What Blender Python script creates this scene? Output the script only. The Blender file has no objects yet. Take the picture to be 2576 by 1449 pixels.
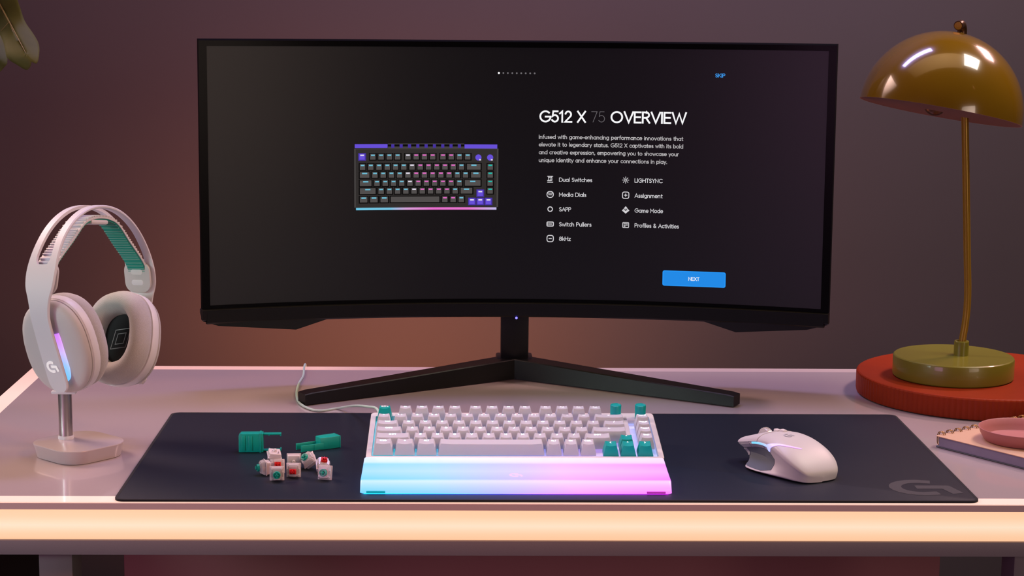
import bpy, bmesh, math, random
from math import sin, cos, pi, radians, sqrt, atan2, hypot
from mathutils import Vector, Matrix, Euler

random.seed(7)
C = bpy.context.scene.collection
SC = bpy.context.scene
DZ = 0.75                      # height of the desk top

# ------------------------------------------------------------------ camera
FPX, PITCH, YAW, ROLL, CAMH = 4790.0, 0.1607, 0.0221, 0.0088, 0.536
_f = Vector((sin(YAW)*cos(PITCH), cos(YAW)*cos(PITCH), -sin(PITCH)))
_r = Vector((cos(YAW), -sin(YAW), 0.0))
_u = _r.cross(_f)
CR = _r*cos(ROLL) + _u*sin(ROLL)
CU = -_r*sin(ROLL) + _u*cos(ROLL)
cam_d = bpy.data.cameras.new('camera')
cam = bpy.data.objects.new('camera', cam_d); C.objects.link(cam)
cam_d.sensor_width = 36.0
cam_d.lens = 36.0*FPX/2576.0
m = Matrix((CR, CU, -_f)).transposed().to_4x4()
m.translation = Vector((0, 0, DZ+CAMH))
cam.matrix_world = m
cam_d.clip_start = 0.05
SC.camera = cam
def ray(px, py):
    return (_f + CR*((px-1288)/FPX) - CU*((py-724.5)/FPX))
def at(px, py, z):             # pixel of the photograph -> point on the plane z (above the desk top)
    v = ray(px, py); t = (z-CAMH)/v.z
    return Vector((v.x*t, v.y*t, DZ+z))
def aty(px, py, Y):
    v = ray(px, py); t = Y/v.y
    return Vector((v.x*t, Y, DZ+CAMH+v.z*t))

# ------------------------------------------------------------------ world, lights, exposure
SC.view_settings.view_transform = 'Standard'
SC.view_settings.look = 'None'
SC.view_settings.exposure = 0.0
SC.view_settings.gamma = 1.0
w = bpy.data.worlds.new('room_dusk'); SC.world = w; w.use_nodes = True
bg = w.node_tree.nodes['Background']; bg.inputs[0].default_value = (0.833, 0.833, 1.000, 1); bg.inputs[1].default_value = 0.012

def area(name, loc, target, sx, sy, power, col, spread=180):
    d = bpy.data.lights.new(name, 'AREA'); d.shape = 'RECTANGLE'; d.size = sx; d.size_y = sy
    d.energy = power; d.color = col; d.spread = radians(spread)
    o = bpy.data.objects.new(name, d); C.objects.link(o)
    o.location = loc
    o.rotation_euler = (Vector(target)-Vector(loc)).to_track_quat('-Z', 'Y').to_euler()
    return o
def spot(name, loc, target, power, col, ang, blend=1.0, rad=0.05):
    d = bpy.data.lights.new(name, 'SPOT'); d.energy = power; d.color = col
    d.spot_size = radians(ang); d.spot_blend = blend; d.shadow_soft_size = rad
    o = bpy.data.objects.new(name, d); C.objects.link(o); o.location = loc
    o.rotation_euler = (Vector(target)-Vector(loc)).to_track_quat('-Z', 'Y').to_euler()
    return o
LIGHTS = [
area('overhead_softbox_left', (0.02, 2.71, 2.35), (0.02, 2.71, 0), 0.84, 0.16, 14.40, (0.500, 0.433, 1.000)),
area('overhead_softbox_right', (1.28, 2.26, 2.35), (1.28, 2.2, 0), 0.44, 0.48, 15.40, (1.000, 0.864, 0.727)),
area('ceiling_fill', (0.1, 2.05, 3.1), (0.1, 2.1, 0.76), 2.4, 0.9, 3.84, (1.000, 0.625, 0.312), 90),  # unseen fill added above to brighten key and desk tops
area('back_fill_left', (-1.45, 2.95, 2.0), (-0.2, 2.15, 0.75), 1.1, 0.9, 7.20, (1.000, 0.644, 0.544), 60),  # added fill from behind, lifts the left part of the desk
area('side_fill_left', (-1.7, 1.2, 1.25), (-0.52, 2.1, 0.92), 0.5, 0.5, 0.37, (0.783, 1.000, 0.924), 26),  # added fill, stands in for bounced light on the headphones
area('screen_fill_left', (-2.0, -0.6, 1.35), (0.1, 2.45, 1.1), 1.1, 0.9, 1.95, (1.000, 0.462, 0.846), 60),  # added off-frame fill, gives the screen's right side a violet reflection
area('screen_fill_right', (2.0, -0.6, 1.35), (0.0, 2.45, 1.1), 1.1, 0.9, 2.25, (1.000, 0.767, 0.633), 60),  # added off-frame fill, gives the screen's left side a warm reflection
spot('wall_spot_top', (0.60, 2.2, 2.6), (0.38, 3.1, 1.42), 41.60, (0.615, 0.677, 1.000), 60),
area('warm_wall_lamp', (-0.12, 2.70, 0.62), (-0.12, 3.1, 0.98), 0.5, 0.05, 4.48, (1.000, 0.357, 0.143)),
area('back_fill_right', (1.38, 2.98, 1.98), (0.40, 2.38, 0.75), 0.40, 0.16, 2.48, (1.000, 0.581, 0.548), 70),  # added fill to lighten the desk right of the monitor
spot('orange_lamp_right', (1.6, 0.8, 2.4), (-0.42, 2.12, 0.76), 96.00, (1.000, 0.375, 0.163), 30, 1.0, 0.25),
]

# ------------------------------------------------------------------ materials
def lin(c):
    return tuple(((x/255.0)/12.92 if x/255.0 <= 0.04045 else ((x/255.0+0.055)/1.055)**2.4) for x in c)
def mat(name, col, rough=0.5, metal=0.0, noise=0.0, nscale=300, bump=0.0, spec=0.5, trans=0.0, ior=1.45,
        emit=None, estr=1.0, coat=0.0, sss=0.0, sheen=0.0, crough=0.05):
    m = bpy.data.materials.new(name); m.use_nodes = True
    nt = m.node_tree; b = nt.nodes['Principled BSDF']
    b.inputs['Base Color'].default_value = (*col, 1); b.inputs['Roughness'].default_value = rough
    b.inputs['Metallic'].default_value = metal; b.inputs['Specular IOR Level'].default_value = spec
    b.inputs['Transmission Weight'].default_value = trans; b.inputs['IOR'].default_value = ior
    b.inputs['Coat Weight'].default_value = coat; b.inputs['Coat Roughness'].default_value = crough
    b.inputs['Sheen Weight'].default_value = sheen
    if sss: b.inputs['Subsurface Weight'].default_value = sss; b.inputs['Subsurface Scale'].default_value = 0.004
    if emit is not None:
        b.inputs['Emission Color'].default_value = (*emit, 1); b.inputs['Emission Strength'].default_value = estr
    if noise or bump:
        tc = nt.nodes.new('ShaderNodeTexCoord'); n = nt.nodes.new('ShaderNodeTexNoise')
        n.inputs['Scale'].default_value = nscale; n.inputs['Detail'].default_value = 3
        nt.links.new(tc.outputs['Object'], n.inputs['Vector'])
        if noise:
            mx = nt.nodes.new('ShaderNodeMix'); mx.data_type = 'RGBA'
            mx.inputs['A'].default_value = (*[c*(1-noise) for c in col], 1)
            mx.inputs['B'].default_value = (*[min(1, c*(1+noise)) for c in col], 1)
            nt.links.new(n.outputs['Fac'], mx.inputs['Factor']); nt.links.new(mx.outputs['Result'], b.inputs['Base Color'])
        if bump:
            bp = nt.nodes.new('ShaderNodeBump'); bp.inputs['Strength'].default_value = bump; bp.inputs['Distance'].default_value = 0.0006
            nt.links.new(n.outputs['Fac'], bp.inputs['Height']); nt.links.new(bp.outputs['Normal'], b.inputs['Normal'])
    return m
def emis(name, col, s=1.0):
    m = bpy.data.materials.new(name); m.use_nodes = True; nt = m.node_tree
    for n in list(nt.nodes): nt.nodes.remove(n)
    e = nt.nodes.new('ShaderNodeEmission'); e.inputs[0].default_value = (*col, 1); e.inputs[1].default_value = s
    o = nt.nodes.new('ShaderNodeOutputMaterial'); nt.links.new(e.outputs[0], o.inputs[0])
    return m
def ramp_emit(m, axis, a, b_, stops, strength, frac=None):
    """lights whose colour runs along one axis of the object (row of coloured LEDs)"""
    nt = m.node_tree; p = nt.nodes.get('Principled BSDF')
    tc = nt.nodes.new('ShaderNodeTexCoord'); sp = nt.nodes.new('ShaderNodeSeparateXYZ')
    mr = nt.nodes.new('ShaderNodeMapRange'); cr = nt.nodes.new('ShaderNodeValToRGB')
    nt.links.new(tc.outputs['Object'], sp.inputs[0]); nt.links.new(sp.outputs[axis], mr.inputs['Value'])
    mr.inputs['From Min'].default_value = a; mr.inputs['From Max'].default_value = b_
    nt.links.new(mr.outputs['Result'], cr.inputs['Fac'])
    els = cr.color_ramp.elements
    els[0].position = stops[0][0]; els[0].color = (*stops[0][1], 1)
    els[1].position = stops[-1][0]; els[1].color = (*stops[-1][1], 1)
    for q, c in stops[1:-1]:
        e = els.new(q); e.color = (*c, 1)
    nt.links.new(cr.outputs['Color'], p.inputs['Emission Color']); p.inputs['Emission Strength'].default_value = strength
    return m

M = {}
M['wall'] = mat('wall_paint', (0.080, 0.060, 0.064), 0.85, noise=0.04, nscale=6, bump=0.15)
M['floor'] = mat('floor_dark', (0.05, 0.035, 0.03), 0.6, noise=0.2, nscale=8)
M['desk'] = mat('desk_glass_white', (0.46, 0.39, 0.405), 0.22, coat=0.6, noise=0.01, nscale=3, crough=0.06)
M['desk_side'] = mat('desk_edge', (0.75, 0.54, 0.56), 0.5)
M['apron'] = mat('desk_apron', (0.26, 0.22, 0.25), 0.6, bump=0.2, nscale=700)
M['leg'] = mat('desk_leg', (0.20, 0.17, 0.18), 0.6, bump=0.1)
M['panel'] = mat('desk_back_panel', (0.34, 0.13, 0.14), 0.7, noise=0.05, nscale=9)
M['mat'] = mat('mat_cloth', (0.0040, 0.0090, 0.0220), 0.48, noise=0.25, nscale=1500, bump=0.10, spec=0.42)
M['mat_logo'] = mat('mat_print', (0.05, 0.048, 0.056), 0.8)
M['mat_edge'] = mat('mat_edge', (0.012, 0.012, 0.016), 0.9)
M['black'] = mat('black_plastic', (0.0040, 0.0040, 0.0046), 0.38, bump=0.1, nscale=1200, spec=0.35)
M['black2'] = mat('black_gloss', (0.003, 0.003, 0.0035), 0.22, spec=0.04)
M['screen'] = mat('screen_matte', (0.004, 0.004, 0.005), 0.38, spec=0.35, emit=(0.0016, 0.0016, 0.0022), estr=1.0)
M['white'] = mat('white_plastic', (0.74, 0.72, 0.73), 0.45, bump=0.08, nscale=900)
M['white_key'] = mat('white_keycap', (0.56, 0.60, 0.69), 0.42, bump=0.08, nscale=2500, sss=0.12)
M['teal_key'] = mat('teal_keycap', (0.00, 0.38, 0.37), 0.4, sss=0.05)
M['teal'] = mat('teal_plastic', (0.001, 0.38, 0.31), 0.38)
M['teal_fab'] = mat('teal_strap', (0.01, 0.30, 0.24), 0.7, bump=0.3, nscale=1500)
M['grey_fab'] = mat('grey_cushion', (0.44, 0.43, 0.44), 0.95, noise=0.22, nscale=1400, bump=0.8, sheen=0.3)
M['hp'] = mat('headset_shell', (0.52, 0.51, 0.52), 0.5, bump=0.15, nscale=1400)
M['hp2'] = mat('headset_band', (0.66, 0.66, 0.71), 0.42)
M['dark'] = mat('dark_mesh', (0.02, 0.02, 0.023), 0.9, noise=0.3, nscale=2500)
M['metal'] = mat('brushed_metal', (0.42, 0.38, 0.40), 0.32, metal=0.9)
M['mouse'] = mat('mouse_shell', (0.62, 0.62, 0.65), 0.42, bump=0.08, nscale=1500)
M['mouse_grip'] = mat('mouse_grip', (0.14, 0.175, 0.21), 0.8, noise=0.1, nscale=2500, bump=0.5)
M['mouse_side'] = mat('mouse_side', (0.42, 0.44, 0.50), 0.5)
M['groove'] = mat('seam', (0.10, 0.09, 0.10), 0.8)
M['lamp'] = mat('olive_enamel', (0.17, 0.088, 0.003), 0.18, noise=0.05, nscale=20, coat=0.8)
M['lamp_in'] = mat('shade_inside', (0.42, 0.24, 0.23), 0.7)
M['lamp_base'] = mat('olive_base', (0.19, 0.17, 0.016), 0.35, coat=0.3)
M['brass'] = mat('olive_pole', (0.33, 0.19, 0.02), 0.25, metal=0.35)
M['bronze'] = mat('dark_bronze', (0.10, 0.05, 0.03), 0.3, metal=0.7)
M['red'] = mat('red_tray', (0.27, 0.022, 0.001), 0.5, noise=0.1, nscale=60, spec=0.25)
M['cover'] = mat('notebook_cover', (0.62, 0.40, 0.27), 0.75, noise=0.05, nscale=400)
M['paper'] = mat('paper_edges', (0.55, 0.48, 0.58), 0.9)
M['dark_card'] = mat('dark_card', (0.10, 0.12, 0.14), 0.8)
M['gold'] = mat('gold_wire', (0.60, 0.33, 0.10), 0.28, metal=1.0)
M['pink'] = mat('pink_tray', (0.46, 0.17, 0.17), 0.5, noise=0.03, nscale=200)
M['leaf'] = mat('leaf', (0.085, 0.085, 0.012), 0.72, noise=0.35, nscale=30, bump=0.3)
M['leaf2'] = mat('leaf_vein', (0.30, 0.22, 0.08), 0.5)
M['stem'] = mat('stem', (0.10, 0.09, 0.03), 0.6)
M['pot'] = mat('planter', (0.015, 0.011, 0.011), 0.6)
M['cable'] = mat('cable', (0.46, 0.62, 0.55), 0.55)
M['clear'] = mat('switch_housing', (0.97, 0.92, 0.94), 0.14, trans=0.55, ior=1.45)
M['clearb'] = mat('switch_base', (0.93, 0.85, 0.88), 0.25, trans=0.3)
M['sred'] = mat('red_stem', (0.62, 0.012, 0.012), 0.3)
M['steal'] = mat('teal_stem', (0.01, 0.36, 0.28), 0.3)
M['pin'] = mat('pins', (0.85, 0.80, 0.84), 0.25, metal=0.5)
M['e_white'] = emis('legend_white', (0.80, 0.88, 1.0), 1.15)
M['logo_white'] = mat('logo_white', (0.95, 0.95, 0.96), 0.4, emit=(0.9, 0.88, 0.88), estr=0.25)

# ------------------------------------------------------------------ mesh building
class MB:
    def __init__(s): s.v = []; s.f = []; s.mi = []
    def add(s, vs, fs, k=0, M4=None):
        o = len(s.v)
        for p in vs:
            p = Vector(p)
            if M4 is not None: p = M4 @ p
            s.v.append(tuple(p))
        for f in fs: s.f.append(tuple(o+i for i in f)); s.mi.append(k)
        return s
    def bm(s, b, k=0, M4=None):
        b.verts.ensure_lookup_table()
        for i, v in enumerate(b.verts): v.index = i
        s.add([v.co.copy() for v in b.verts], [[v.index for v in f.verts] for f in b.faces], k, M4); b.free(); return s
    def box(s, c, d, r=0.0, k=0, M4=None, seg=2):
        b = bmesh.new(); bmesh.ops.create_cube(b, size=1.0)
        for v in b.verts: v.co = Vector((v.co.x*d[0]+c[0], v.co.y*d[1]+c[1], v.co.z*d[2]+c[2]))
        if r > 0: bmesh.ops.bevel(b, geom=list(b.edges), offset=r, segments=seg, profile=0.5, affect='EDGES')
        return s.bm(b, k, M4)
    def prism(s, out, z0, z1, r=0.0, k=0, M4=None, seg=2):
        b = bmesh.new(); vs = [b.verts.new((p[0], p[1], z0)) for p in out]
        f = b.faces.new(vs)
        e = bmesh.ops.extrude_face_region(b, geom=[f])
        for g in e['geom']:
            if isinstance(g, bmesh.types.BMVert): g.co.z = z1
        bmesh.ops.recalc_face_normals(b, faces=list(b.faces))
        if r > 0:
            ed = [e for e in b.edges if abs(e.verts[0].co.z-e.verts[1].co.z) < 1e-7]
            bmesh.ops.bevel(b, geom=ed, offset=r, segments=seg, profile=0.5, affect='EDGES')
        return s.bm(b, k, M4)
    def lathe(s, prof, n=48, k=0, M4=None):
        vs = []; fs = []; m_ = len(prof)
        for i in range(n):
            a = 2*pi*i/n
            for r, z in prof: vs.append((r*cos(a), r*sin(a), z))
        for i in range(n):
            j = (i+1) % n
            for q in range(m_-1):
                fs.append((i*m_+q, j*m_+q, j*m_+q+1, i*m_+q+1))
        if prof[0][0] > 1e-6: fs.append(tuple(i*m_ for i in range(n))[::-1])
        if prof[-1][0] > 1e-6: fs.append(tuple(i*m_+m_-1 for i in range(n)))
        return s.add(vs, fs, k, M4)
    def tube(s, pts, r, n=10, k=0, M4=None, caps=True):
        pts = [Vector(p) for p in pts]; vs = []; fs = []
        rr = r if isinstance(r, (list, tuple)) else [r]*len(pts)
        up = None
        for i, p in enumerate(pts):
            t = (pts[min(i+1, len(pts)-1)]-pts[max(i-1, 0)]).normalized()
            if up is None:
                up = Vector((0, 0, 1)) if abs(t.z) < 0.9 else Vector((1, 0, 0))
            a = t.cross(up).normalized(); up = a.cross(t).normalized()
            for q in range(n):
                g = 2*pi*q/n; vs.append(p+a*cos(g)*rr[i]+up*sin(g)*rr[i])
        for i in range(len(pts)-1):
            for q in range(n):
                fs.append((i*n+q, i*n+(q+1) % n, (i+1)*n+(q+1) % n, (i+1)*n+q))
        if caps: fs.append(tuple(range(n))[::-1]); fs.append(tuple((len(pts)-1)*n+q for q in range(n)))
        return s.add(vs, fs, k, M4)
    def grid(s, P, k=0, closed=False, M4=None):
        nu = len(P); nv = len(P[0]); vs = [p for row in P for p in row]; fs = []
        for i in range(nu-1):
            for j in range(nv if closed else nv-1):
                j2 = (j+1) % nv
                fs.append((i*nv+j, i*nv+j2, (i+1)*nv+j2, (i+1)*nv+j))
        return s.add(vs, fs, k, M4)
    def build(s, name, mats, parent=None, loc=None, rot=None, smooth=True, ang=35, recalc=True):
        me = bpy.data.meshes.new(name); me.from_pydata(s.v, [], s.f); me.update()
        if not isinstance(mats, (list, tuple)): mats = [mats]
        for x in mats: me.materials.append(x)
        me.polygons.foreach_set('material_index', s.mi)
        if recalc:
            b = bmesh.new(); b.from_mesh(me); bmesh.ops.recalc_face_normals(b, faces=list(b.faces)); b.to_mesh(me); b.free()
        if smooth:
            me.polygons.foreach_set('use_smooth', [True]*len(me.polygons))
            me.set_sharp_from_angle(angle=radians(ang))
        o = bpy.data.objects.new(name, me); C.objects.link(o)
        if parent is not None: o.parent = parent
        if loc is not None: o.location = loc
        if rot is not None: o.rotation_euler = rot
        return o
def thing(name, label, cat, loc=(0, 0, 0), rot=(0, 0, 0), group=None):
    o = bpy.data.objects.new(name, None); C.objects.link(o); o.empty_display_size = 0.02
    o.location = loc; o.rotation_euler = rot; o['label'] = label; o['category'] = cat
    if group: o['group'] = group
    return o
def tag(o, label, cat, group=None):
    o['label'] = label; o['category'] = cat
    if group: o['group'] = group
    return o
def struct(o): o['kind'] = 'structure'; return o
def spline(pts, n=8):
    """Catmull-Rom through the points"""
    P = [Vector(p) for p in pts]; out = []
    for i in range(len(P)-1):
        a, b, c, d = P[max(i-1, 0)], P[i], P[i+1], P[min(i+2, len(P)-1)]
        for k in range(n):
            t = k/n
            out.append(0.5*((2*b)+(c-a)*t+(2*a-5*b+4*c-d)*t*t+(3*b-a-3*c+d)*t**3))
    out.append(P[-1]); return out
def rrect(w, d, r, n=5, cx=0, cy=0):
    o = []
    for sx, sy, a0 in ((1, 1, 0), (-1, 1, 90), (-1, -1, 180), (1, -1, 270)):
        for k in range(n+1):
            a = radians(a0+90*k/n); o.append((cx+sx*(w/2-r)+r*cos(a), cy+sy*(d/2-r)+r*sin(a)))
    return o

# ------------------------------------------------------------------ stroke lettering
def arc(cx, cy, rx, ry, a0, a1, n=10):
    return [(cx+rx*cos(radians(a0+(a1-a0)*i/n)), cy+ry*sin(radians(a0+(a1-a0)*i/n))) for i in range(n+1)]
def G(w, *st): return (w, st)
GL = {
' ': G(.36), 'A': G(.86, [(0, 0), (.4, 1), (.8, 0)], [(.13, .32), (.67, .32)]),
'B': G(.72, [(0, 0), (0, 1), (.3, 1)]+arc(.3, .76, .24, .24, 90, -90, 8)+[(0, .52)], [(.3, .52)]+arc(.32, .26, .28, .26, 90, -90, 8)+[(0, 0)]),
'C': G(.92, arc(.5, .5, .49, .5, 48, 312, 16)), 'D': G(.86, [(0, 0), (0, 1), (.3, 1)]+arc(.3, .5, .48, .5, 90, -90, 12)+[(0, 0)]),
'E': G(.66, [(.55, 1), (0, 1), (0, 0), (.55, 0)], [(0, .52), (.5, .52)]), 'F': G(.62, [(.54, 1), (0, 1), (0, 0)], [(0, .5), (.48, .5)]),
'G': G(1.04, arc(.5, .5, .5, .5, 48, 352, 18), [(.52, .48), (1.0, .48)]), 'H': G(.82, [(0, 0), (0, 1)], [(.7, 0), (.7, 1)], [(0, .5), (.7, .5)]),
'I': G(.16, [(.02, 0), (.02, 1)]), 'J': G(.5, [(.36, 1), (.36, .25)]+arc(.14, .25, .22, .25, 0, -120, 6)),
'K': G(.72, [(0, 0), (0, 1)], [(.6, 1), (.02, .45)], [(.2, .6), (.64, 0)]), 'L': G(.58, [(0, 1), (0, 0), (.5, 0)]),
'M': G(.98, [(0, 0), (0, 1), (.42, .35), (.84, 1), (.84, 0)]), 'N': G(.84, [(0, 0), (0, 1), (.7, 0), (.7, 1)]),
'O': G(1.12, arc(.5, .5, .5, .5, 0, 360, 22)), 'P': G(.68, [(0, 0), (0, 1), (.3, 1)]+arc(.3, .74, .27, .26, 90, -90, 8)+[(0, .48)]),
'Q': G(1.1, arc(.5, .5, .5, .5, 0, 360, 20), [(.6, .25), (1, -.05)]),
'R': G(.72, [(0, 0), (0, 1), (.3, 1)]+arc(.3, .74, .28, .26, 90, -90, 8)+[(0, .48)], [(.3, .48), (.62, 0)]),
'S': G(.64, arc(.28, .75, .24, .25, 35, 270, 9)+arc(.28, .25, .26, .25, 90, -150, 9)),
'T': G(.68, [(0, 1), (.6, 1)], [(.3, 1), (.3, 0)]), 'U': G(.8, [(0, 1), (0, .35)]+arc(.33, .35, .33, .35, 180, 360, 10)+[(.66, 1)]),
'V': G(.86, [(0, 1), (.4, 0), (.8, 1)]), 'W': G(1.3, [(0, 1), (.32, 0), (.62, .9), (.92, 0), (1.24, 1)]),
'X': G(.82, [(0, 1), (.7, 0)], [(.7, 1), (0, 0)]), 'Y': G(.74, [(0, 1), (.33, .5), (.66, 1)], [(.33, .5), (.33, 0)]),
'Z': G(.66, [(0, 1), (.58, 1), (0, 0), (.58, 0)]),
'0': G(.72, arc(.3, .5, .3, .5, 0, 360, 16)), '1': G(.42, [(.0, .8), (.22, 1), (.22, 0)]),
'2': G(.68, arc(.29, .71, .27, .29, 165, -35, 9)+[(.0, 0), (.6, 0)]), '3': G(.66, [(.05, 1), (.52, 1), (.25, .6)]+arc(.27, .3, .29, .3, 80, -150, 9)),
'4': G(.68, [(.45, 0), (.45, 1), (0, .25), (.62, .25)]), '5': G(.68, [(.54, 1), (.12, 1), (.06, .54)]+arc(.28, .32, .31, .32, 115, -150, 10)),
'6': G(.66, [(.42, 1), (.06, .42)], arc(.29, .31, .28, .31, 0, 360, 14)), '7': G(.64, [(0, 1), (.56, 1), (.16, 0)]),
'8': G(.66, arc(.28, .75, .22, .25, 0, 360, 12), arc(.28, .27, .28, .27, 0, 360, 12)), '9': G(.66, [(.14, 0), (.5, .58)], arc(.28, .69, .28, .31, 0, 360, 14)),
'a': G(.72, arc(.3, .34, .29, .34, 0, 360, 12), [(.6, .68), (.6, 0)]), 'b': G(.72, arc(.32, .34, .29, .34, 0, 360, 12), [(.02, 1.05), (.02, 0)]),
'c': G(.6, arc(.32, .34, .3, .34, 45, 315, 10)), 'd': G(.72, arc(.3, .34, .29, .34, 0, 360, 12), [(.6, 1.05), (.6, 0)]),
'e': G(.68, arc(.31, .34, .3, .34, 0, 315, 12), [(.02, .34), (.6, .34)]), 'f': G(.4, [(.12, 0), (.12, .8)]+arc(.3, .84, .18, .2, 180, 80, 5), [(0, .66), (.34, .66)]),
'g': G(.72, arc(.3, .34, .29, .34, 0, 360, 12), [(.6, .68), (.6, 0)]+arc(.33, -.02, .27, .26, 0, -140, 7)),
'h': G(.66, [(.02, 1.05), (.02, 0)], [(.02, .36)]+arc(.27, .36, .25, .31, 150, 0, 7)+[(.52, 0)]), 'i': G(.18, [(.03, .66), (.03, 0)], [(.03, .9), (.03, .97)]),
'j': G(.2, [(.05, .66), (.05, -.2)], [(.05, .9), (.05, .97)]), 'k': G(.58, [(.02, 1.05), (.02, 0)], [(.46, .66), (.02, .28)], [(.18, .42), (.5, 0)]),
'l': G(.18, [(.03, 1.05), (.03, 0)]),
'm': G(1.0, [(.02, .66), (.02, 0)], [(.02, .36)]+arc(.24, .36, .21, .31, 150, 0, 6)+[(.45, 0)], [(.45, .36)]+arc(.66, .36, .21, .31, 150, 0, 6)+[(.87, 0)]),
'n': G(.66, [(.02, .66), (.02, 0)], [(.02, .36)]+arc(.27, .36, .25, .31, 150, 0, 7)+[(.52, 0)]), 'o': G(.74, arc(.32, .34, .3, .34, 0, 360, 14)),
'p': G(.72, arc(.32, .34, .29, .34, 0, 360, 12), [(.02, .68), (.02, -.28)]), 'q': G(.72, arc(.3, .34, .29, .34, 0, 360, 12), [(.6, .68), (.6, -.28)]),
'r': G(.42, [(.02, .66), (.02, 0)], [(.02, .36)]+arc(.25, .38, .22, .29, 160, 70, 5)), 's': G(.5, arc(.22, .51, .18, .17, 35, 270, 7)+arc(.22, .17, .2, .17, 90, -150, 7)),
't': G(.42, [(.14, .92), (.14, .15)]+arc(.27, .14, .13, .14, 180, 290, 4), [(0, .66), (.34, .66)]), 'u': G(.66, [(.02, .66), (.02, .3)]+arc(.27, .3, .25, .3, 180, 360, 8)+[(.52, .66)], [(.52, .4), (.52, 0)]),
'v': G(.6, [(0, .66), (.26, 0), (.52, .66)]), 'w': G(.88, [(0, .66), (.2, 0), (.4, .62), (.6, 0), (.8, .66)]), 'x': G(.56, [(0, .66), (.46, 0)], [(.46, .66), (0, 0)]),
'y': G(.6, [(0, .66), (.26, .03)], [(.52, .66), (.14, -.28)]), 'z': G(.56, [(.02, .66), (.46, .66), (0, 0), (.48, 0)]),
'.': G(.22, [(.04, 0), (.04, .07)]), ',': G(.22, [(.06, .06), (.0, -.14)]), '-': G(.42, [(.04, .36), (.32, .36)]),
'&': G(.82, [(.68, 0), (.16, .66)]+arc(.3, .82, .18, .18, 200, -20, 8)+[(.12, .4)]+arc(.28, .24, .24, .24, 130, 340, 8)+[(.68, .45)]),
'!': G(.2, [(.04, 1), (.04, .3)], [(.04, 0), (.04, .07)]), '#': G(.8, [(.2, 0), (.3, 1)], [(.45, 0), (.55, 1)], [(.05, .33), (.65, .33)], [(.08, .67), (.7, .67)]),
'+': G(.6, [(0, .4), (.5, .4)], [(.25, .15), (.25, .65)]), '=': G(.6, [(0, .3), (.5, .3)], [(0, .58), (.5, .58)]), '(': G(.3, [(.2, 1), (.02, .5), (.2, 0)]), ')': G(.3, [(.0, 1), (.18, .5), (.0, 0)]),
'^': G(.5, [(0, .6), (.2, 1), (.4, .6)]), '*': G(.5, [(.2, .5), (.2, 1)], [(0, .62), (.4, .88)], [(0, .88), (.4, .62)]), '[': G(.3, [(.2, 1), (0, 1), (0, 0), (.2, 0)]), ']': G(.3, [(0, 1), (.2, 1), (.2, 0), (0, 0)]),
';': G(.22, [(.06, .06), (.0, -.14)], [(.06, .5), (.06, .57)]), '/': G(.5, [(0, -.1), (.4, 1.05)]), '<': G(.5, [(.4, .8), (0, .4), (.4, 0)]), '>': G(.5, [(0, .8), (.4, .4), (0, 0)]),
'~': G(.6, [(0, .5), (.15, .62), (.35, .42), (.5, .55)]), "'": G(.2, [(.04, 1), (.04, .7)]),
}
def text_w(s, tr=.0): return sum(GL[c][0]+.09+tr for c in s)-.09-tr
def strokes2d(s, tr=.0):
    x = 0; out = []
    for c in s:
        w_, st = GL[c]
        for q in st: out.append([(x+a, b) for a, b in q])
        x += w_+.09+tr
    return out
def ribbons(mb, lines, wd, f, k=0):
    """flat mitred strokes of width wd; f maps a 2D point to 3D"""
    for L in lines:
        P = [Vector(p) for p in L]; n = len(P); closed = (P[0]-P[-1]).length < 1e-6
        rows = []
        for i in range(n):
            a = P[i-1] if i > 0 else (P[-2] if closed else None); b = P[i+1] if i < n-1 else (P[1] if closed else None)
            d0 = (P[i]-a).normalized() if a is not None else None; d1 = (b-P[i]).normalized() if b is not None else None
            c = P[i]
            if d0 is None: nn = Vector((-d1.y, d1.x)); c = c-d1*wd*.5; s = 1
            elif d1 is None: nn = Vector((-d0.y, d0.x)); c = c+d0*wd*.5; s = 1
            else:
                t = (d0+d1)
                if t.length < .3: nn = Vector((-d0.y, d0.x)); s = 1; 
                else:
                    t.normalize(); nn = Vector((-t.y, t.x)); s = min(2.2, 1/max(.3, nn.dot(Vector((-d0.y, d0.x)))))
            rows.append((c+nn*wd*.5*s, c-nn*wd*.5*s))
        vs = []
        for a, b in rows: vs += [f(a.x, a.y), f(b.x, b.y)]
        mb.add(vs, [(2*i, 2*i+1, 2*i+3, 2*i+2) for i in range(n-1)], k)
LOGO = [arc(.48, .5, .42, .40, 68, 290, 12), [(.52, .52), (.93, .52), (1.02, .22)]]

# ================================================================== room
mb = MB().box((0, 3.14, 1.3), (7.0, 0.08, 2.8)); o = mb.build('wall_back', M['wall'], smooth=False); struct(o)
mb = MB().box((0, 1.4, -0.02), (7.0, 3.5, 0.04)); o = mb.build('floor', M['floor'], smooth=False); struct(o)

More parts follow.
